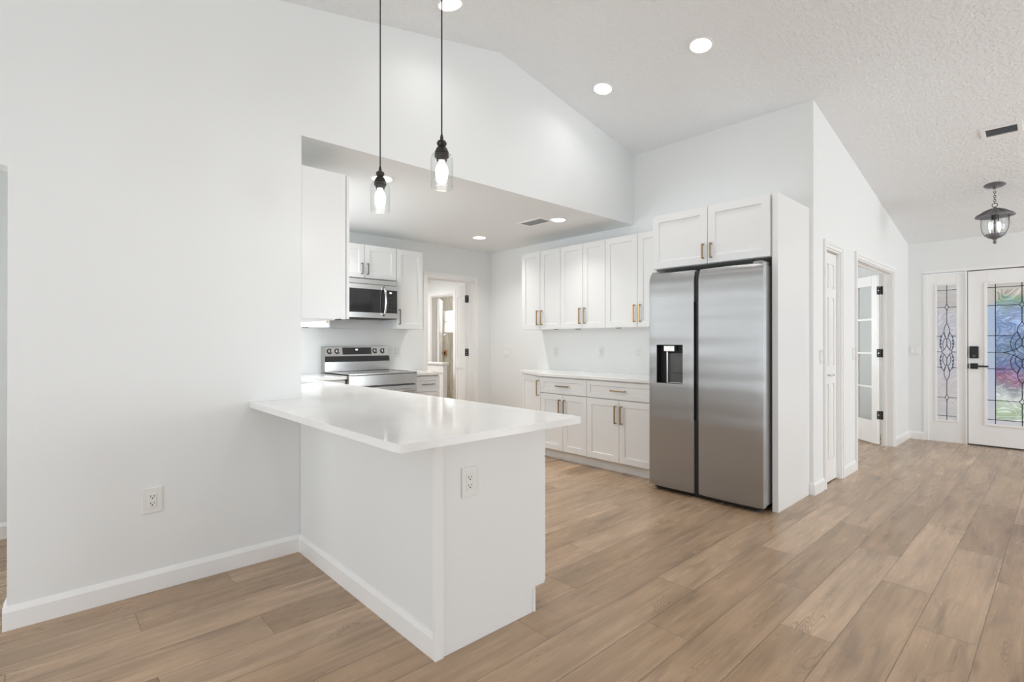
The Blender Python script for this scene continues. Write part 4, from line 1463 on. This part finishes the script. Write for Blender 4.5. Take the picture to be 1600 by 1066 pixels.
# ------------------------------------------------------------------ ceiling lights
def downlight(x, y, z, tilt, label, power, spread=120, col=(1.0, 0.99, 0.975)):
    t = thing('recessed_light', label, 'recessed light', (x, y, z))
    t.rotation_euler = (0, tilt, 0)
    MB().lathe([(0.074, 0.0), (0.090, -0.001), (0.088, -0.006), (0.074, -0.008)], seg=36, close=True).build('trim_ring', M['trim'], t, smooth=False)
    MB().lathe([(0.0, -0.006), (0.050, -0.0058), (0.0745, -0.004), (0.0745, 0.001), (0.0, 0.001)], seg=36).build('lens', M['lamp'], t, smooth=False)
    l = bpy.data.lights.new('recessed_lamp', 'AREA')
    l.shape = 'DISK'; l.size = 0.14; l.energy = power; l.color = col; l.spread = radians(spread)
    o = bpy.data.objects.new('lamp', l)
    C.objects.link(o)
    o.parent = t
    o.location = (0, 0, -0.012)
    return t


sr = math.atan(0.195)
sl_ = -math.atan(0.205)
downlight(3.553, 1.813, zc(3.553), sr, 'round recessed light on the right ceiling slope, nearest the camera', 3.5, 140)
downlight(3.547, 2.695, zc(3.547), sr, 'round recessed light on the right ceiling slope, near the header', 1.1, 140)
downlight(1.931, 2.679, zc(1.931), sl_, 'round recessed light at the top edge, on the left ceiling slope', 1.1, 140)
downlight(1.895, 3.496, ZK, 0, 'round recessed light in the low kitchen ceiling, behind the left pendant', 5, 90, (1.0, 0.965, 0.91))
downlight(3.809, 4.695, ZK, 0, 'round recessed light at the far end of the low kitchen ceiling', 5.5, 130, (1.0, 0.965, 0.91))
downlight(3.835, 3.472, ZK, 0, 'round recessed light in the low kitchen ceiling, beside the vent', 2.4, 105, (1.0, 0.965, 0.91))
downlight(1.895, 4.70, ZK, 0, 'round recessed light in the low kitchen ceiling above the sink', 7, 130, (1.0, 0.965, 0.91))

# added fill downlights, unseen overhead of the camera
downlight(1.931, 0.95, zc(1.931), sl_, 'added unseen fill downlight overhead on the left ceiling slope', 4, 150)
downlight(3.553, -0.45, zc(3.553), sr, 'added unseen fill downlight overhead on the right ceiling slope', 3, 150)
downlight(0.15, 1.40, zc(0.15), sl_, 'added unseen fill downlight low on the left ceiling slope', 3.5, 150)

# ceiling vents
t = thing('ceiling_vent', 'white vent grille in the low kitchen ceiling', 'air vent', (3.737, 3.700, ZK))
b = MB()
def frame_(b, hx, hy, fwx, z0, z1):
    b.box(-hx, hx, -hy, -hy + fwx, z0, z1); b.box(-hx, hx, hy - fwx, hy, z0, z1)
    b.box(-hx, -hx + fwx, -hy + fwx, hy - fwx, z0, z1); b.box(hx - fwx, hx, -hy + fwx, hy - fwx, z0, z1)
frame_(b, 0.105, 0.175, 0.03, -0.008, 0.001)
b.build('frame', M['trim'], t, bevel=0.002)
MB().box(-0.075, 0.075, -0.145, 0.145, -0.001, 0.0005).build('duct', M['slot'], t)
b = MB()
for i in range(10):
    x = -0.067 + i * 0.015
    b.prism([(x - 0.002, -0.001), (x + 0.001, -0.007), (x + 0.0022, -0.007), (x - 0.0008, -0.001)], 'y', -0.145, 0.145)
b.build('louver', M['steeldark'], t)
t = thing('ceiling_vent', 'white vent grille with dark slots on the sloped entry ceiling', 'air vent', (5.793, 0.361, zc(5.793)))
t.rotation_euler = (0, sr, 0)
b = MB()
hx, hy = 0.082, 0.124
b.box(-hx, hx, -hy, -hy + 0.03, -0.010, 0.001); b.box(-hx, hx, hy - 0.03, hy, -0.010, 0.001)
b.box(-hx, -hx + 0.022, -hy + 0.03, hy - 0.03, -0.010, 0.001); b.box(hx - 0.022, hx, -hy + 0.03, hy - 0.03, -0.010, 0.001)
b.build('frame', M['trim'], t, bevel=0.002)
MB().box(-0.06, 0.06, -0.094, 0.094, -0.001, 0.0005).build('duct', M['slot'], t)
b = MB()
for i in range(5):
    x = -0.045 + i * 0.0225
    b.prism([(x - 0.0015, -0.001), (x + 0.0005, -0.008), (x + 0.002, -0.008), (x, -0.001)], 'y', -0.094, 0.094)
b.build('louver', M['pewter'], t)


# ------------------------------------------------------------------ pendants
def pendant(x, y, label):
    zt = zc(x)
    t = thing('pendant_lamp', label, 'pendant lamp', (x, y, 1.932))
    zt -= 1.932
    MB().lathe([(0.0, zt + 0.012), (0.062, zt + 0.012), (0.062, zt - 0.015), (0.05, zt - 0.028), (0.0, zt - 0.032)]).build('canopy', M['bronze'], t, bevel=0.001)
    MB().cyl((0, 0, 0.232), (0, 0, zt - 0.02), 0.0032, seg=10).build('cord', M['hinge'], t)
    b = MB()
    b.lathe([(0.0, 0.243), (0.0045, 0.243), (0.008, 0.226), (0.008, 0.218), (0.019, 0.212), (0.023, 0.202), (0.019, 0.193),
             (0.016, 0.189), (0.024, 0.180), (0.030, 0.166), (0.032, 0.162), (0.032, 0.158), (0.0, 0.158)])
    b.build('socket_cap', M['bronze'], t, smooth=False, bevel=0.0008)
    b = MB()
    b.lathe([(0.0, 0.158), (0.020, 0.158), (0.020, 0.150), (0.032, 0.149), (0.032, 0.141), (0.025, 0.139), (0.023, 0.124), (0.0, 0.124)])
    b.build('lamp_holder', M['bronze'], t)
    b = MB()
    b.lathe([(0.0, 0.124), (0.014, 0.122), (0.015, 0.112), (0.024, 0.100), (0.0285, 0.080), (0.027, 0.055), (0.022, 0.034), (0.012, 0.020), (0.0, 0.016)])
    b.build('bulb', M['bulb'], t, smooth=True)
    b = MB()
    o_ = [(0.030, 0.157), (0.044, 0.150), (0.0495, 0.138), (0.0505, 0.120), (0.0505, 0.006), (0.049, 0.0)]
    i_ = [(r - 0.0018, z) for r, z in o_[::-1]]
    b.lathe(o_ + i_, close=True, seg=40)
    b.build('glass_shade', M['glass'], t, smooth=True)
    l = bpy.data.lights.new('pendant_lamp_light', 'POINT')
    l.energy = 1.3; l.shadow_soft_size = 0.03; l.color = (1.0, 0.95, 0.86)
    o = bpy.data.objects.new('lamp', l); C.objects.link(o); o.parent = t; o.location = (0, 0, -0.012)
    return t


pendant(1.33, 2.475, 'clear glass jar pendant on black cord, the left and farther one')
pendant(1.33, 1.908, 'clear glass jar pendant on black cord, the right and nearer one')

# ------------------------------------------------------------------ entry lantern
lx, ly = 6.85, 0.475
LZ = zc(lx)
t = thing('lantern', 'dark metal coach lantern hanging from the entry ceiling', 'lantern', (lx, ly, LZ - 0.575))
H0 = 0.575
cn = MB().lathe([(0.0, 0.012), (0.088, 0.010), (0.082, -0.006), (0.05, -0.016), (0.018, -0.026), (0.012, -0.045), (0.0, -0.048)])
o = cn.build('canopy', M['pewter'], t, smooth=True)
o.location = (0, 0, H0 - 0.012)
o.rotation_euler = (0, sr, 0)
b = MB()
zch = H0 - 0.055
for k in range(6):
    pts = []
    for i in range(12):
        a = 2 * pi * i / 12
        if k % 2:
            pts.append((0.008 * cos(a), 0, zch - 0.014 * 1 + 0.014 * sin(a)))
        else:
            pts.append((0, 0.008 * cos(a), zch - 0.014 + 0.014 * sin(a)))
    b.tube(pts, 0.0022, 6, closed=True)
    zch -= 0.0205
pts = [(0.0, 0.020 * cos(2 * pi * i / 16), zch - 0.018 + 0.020 * sin(2 * pi * i / 16)) for i in range(16)]
b.tube(pts, 0.0028, 6, closed=True)
b.build('chain', M['bronze'], t, smooth=True)
zr = 0.36
b = MB()
b.lathe([(0.0, zr + 0.005), (0.012, zr), (0.014, zr - 0.012), (0.030, zr - 0.022), (0.075, zr - 0.040), (0.105, zr - 0.062), (0.148, zr - 0.085), (0.146, zr - 0.092), (0.10, zr - 0.082), (0.0, zr - 0.078)], seg=36)
rf = b.build('roof', M['pewter'], t, smooth=True)
b = MB()
for k in range(10):
    a = 2 * pi * k / 10
    b.tube([((r + 0.001) * cos(a), (r + 0.001) * sin(a), z + 0.002) for r, z in ((0.03, zr - 0.020), (0.075, zr - 0.038), (0.105, zr - 0.060), (0.14, zr - 0.080))], 0.004, 6)
b.build('roof_rib', M['pewter'], rf, smooth=True)
b = MB()
o_ = [(0.100, zr - 0.090), (0.102, 0.19), (0.096, 0.14), (0.082, 0.105), (0.070, 0.09)]
b.lathe(o_ + [(r - 0.002, z) for r, z in o_[::-1]], close=True, seg=40)
b.build('glass', M['glass'], t, smooth=True)
b = MB()
for k in range(4):
    a = pi / 4 + 2 * pi * k / 4 + 0.6
    b.tube([((r + 0.002) * cos(a), (r + 0.002) * sin(a), z) for r, z in o_], 0.0035, 6)
b.build('cage', M['pewter'], t, smooth=True)
b = MB()
b.lathe([(0.0, 0.100), (0.074, 0.096), (0.080, 0.088), (0.05, 0.062), (0.022, 0.048), (0.012, 0.040), (0.016, 0.034), (0.009, 0.028), (0.017, 0.018), (0.010, 0.006), (0.0, -0.004)])
b.build('finial', M['pewter'], t, smooth=True)
MB().cyl((0, 0, 0.1), (0, 0, zr - 0.08), 0.006).cyl((0, 0, 0.235), (0, 0, 0.28), 0.022, 0.028).build('stem', M['bronze'], t)
for sx in (-1, 1):
    MB().lathe([(0.0, 0.215), (0.010, 0.212), (0.016, 0.185), (0.013, 0.150), (0.005, 0.118), (0, 0.112)], (sx * 0.026, -sx * 0.028, 0)).build('bulb', M['bulb'], t, smooth=True)

# clean helper properties
for o in bpy.data.objects:
    if '_off' in o:
        del o['_off']
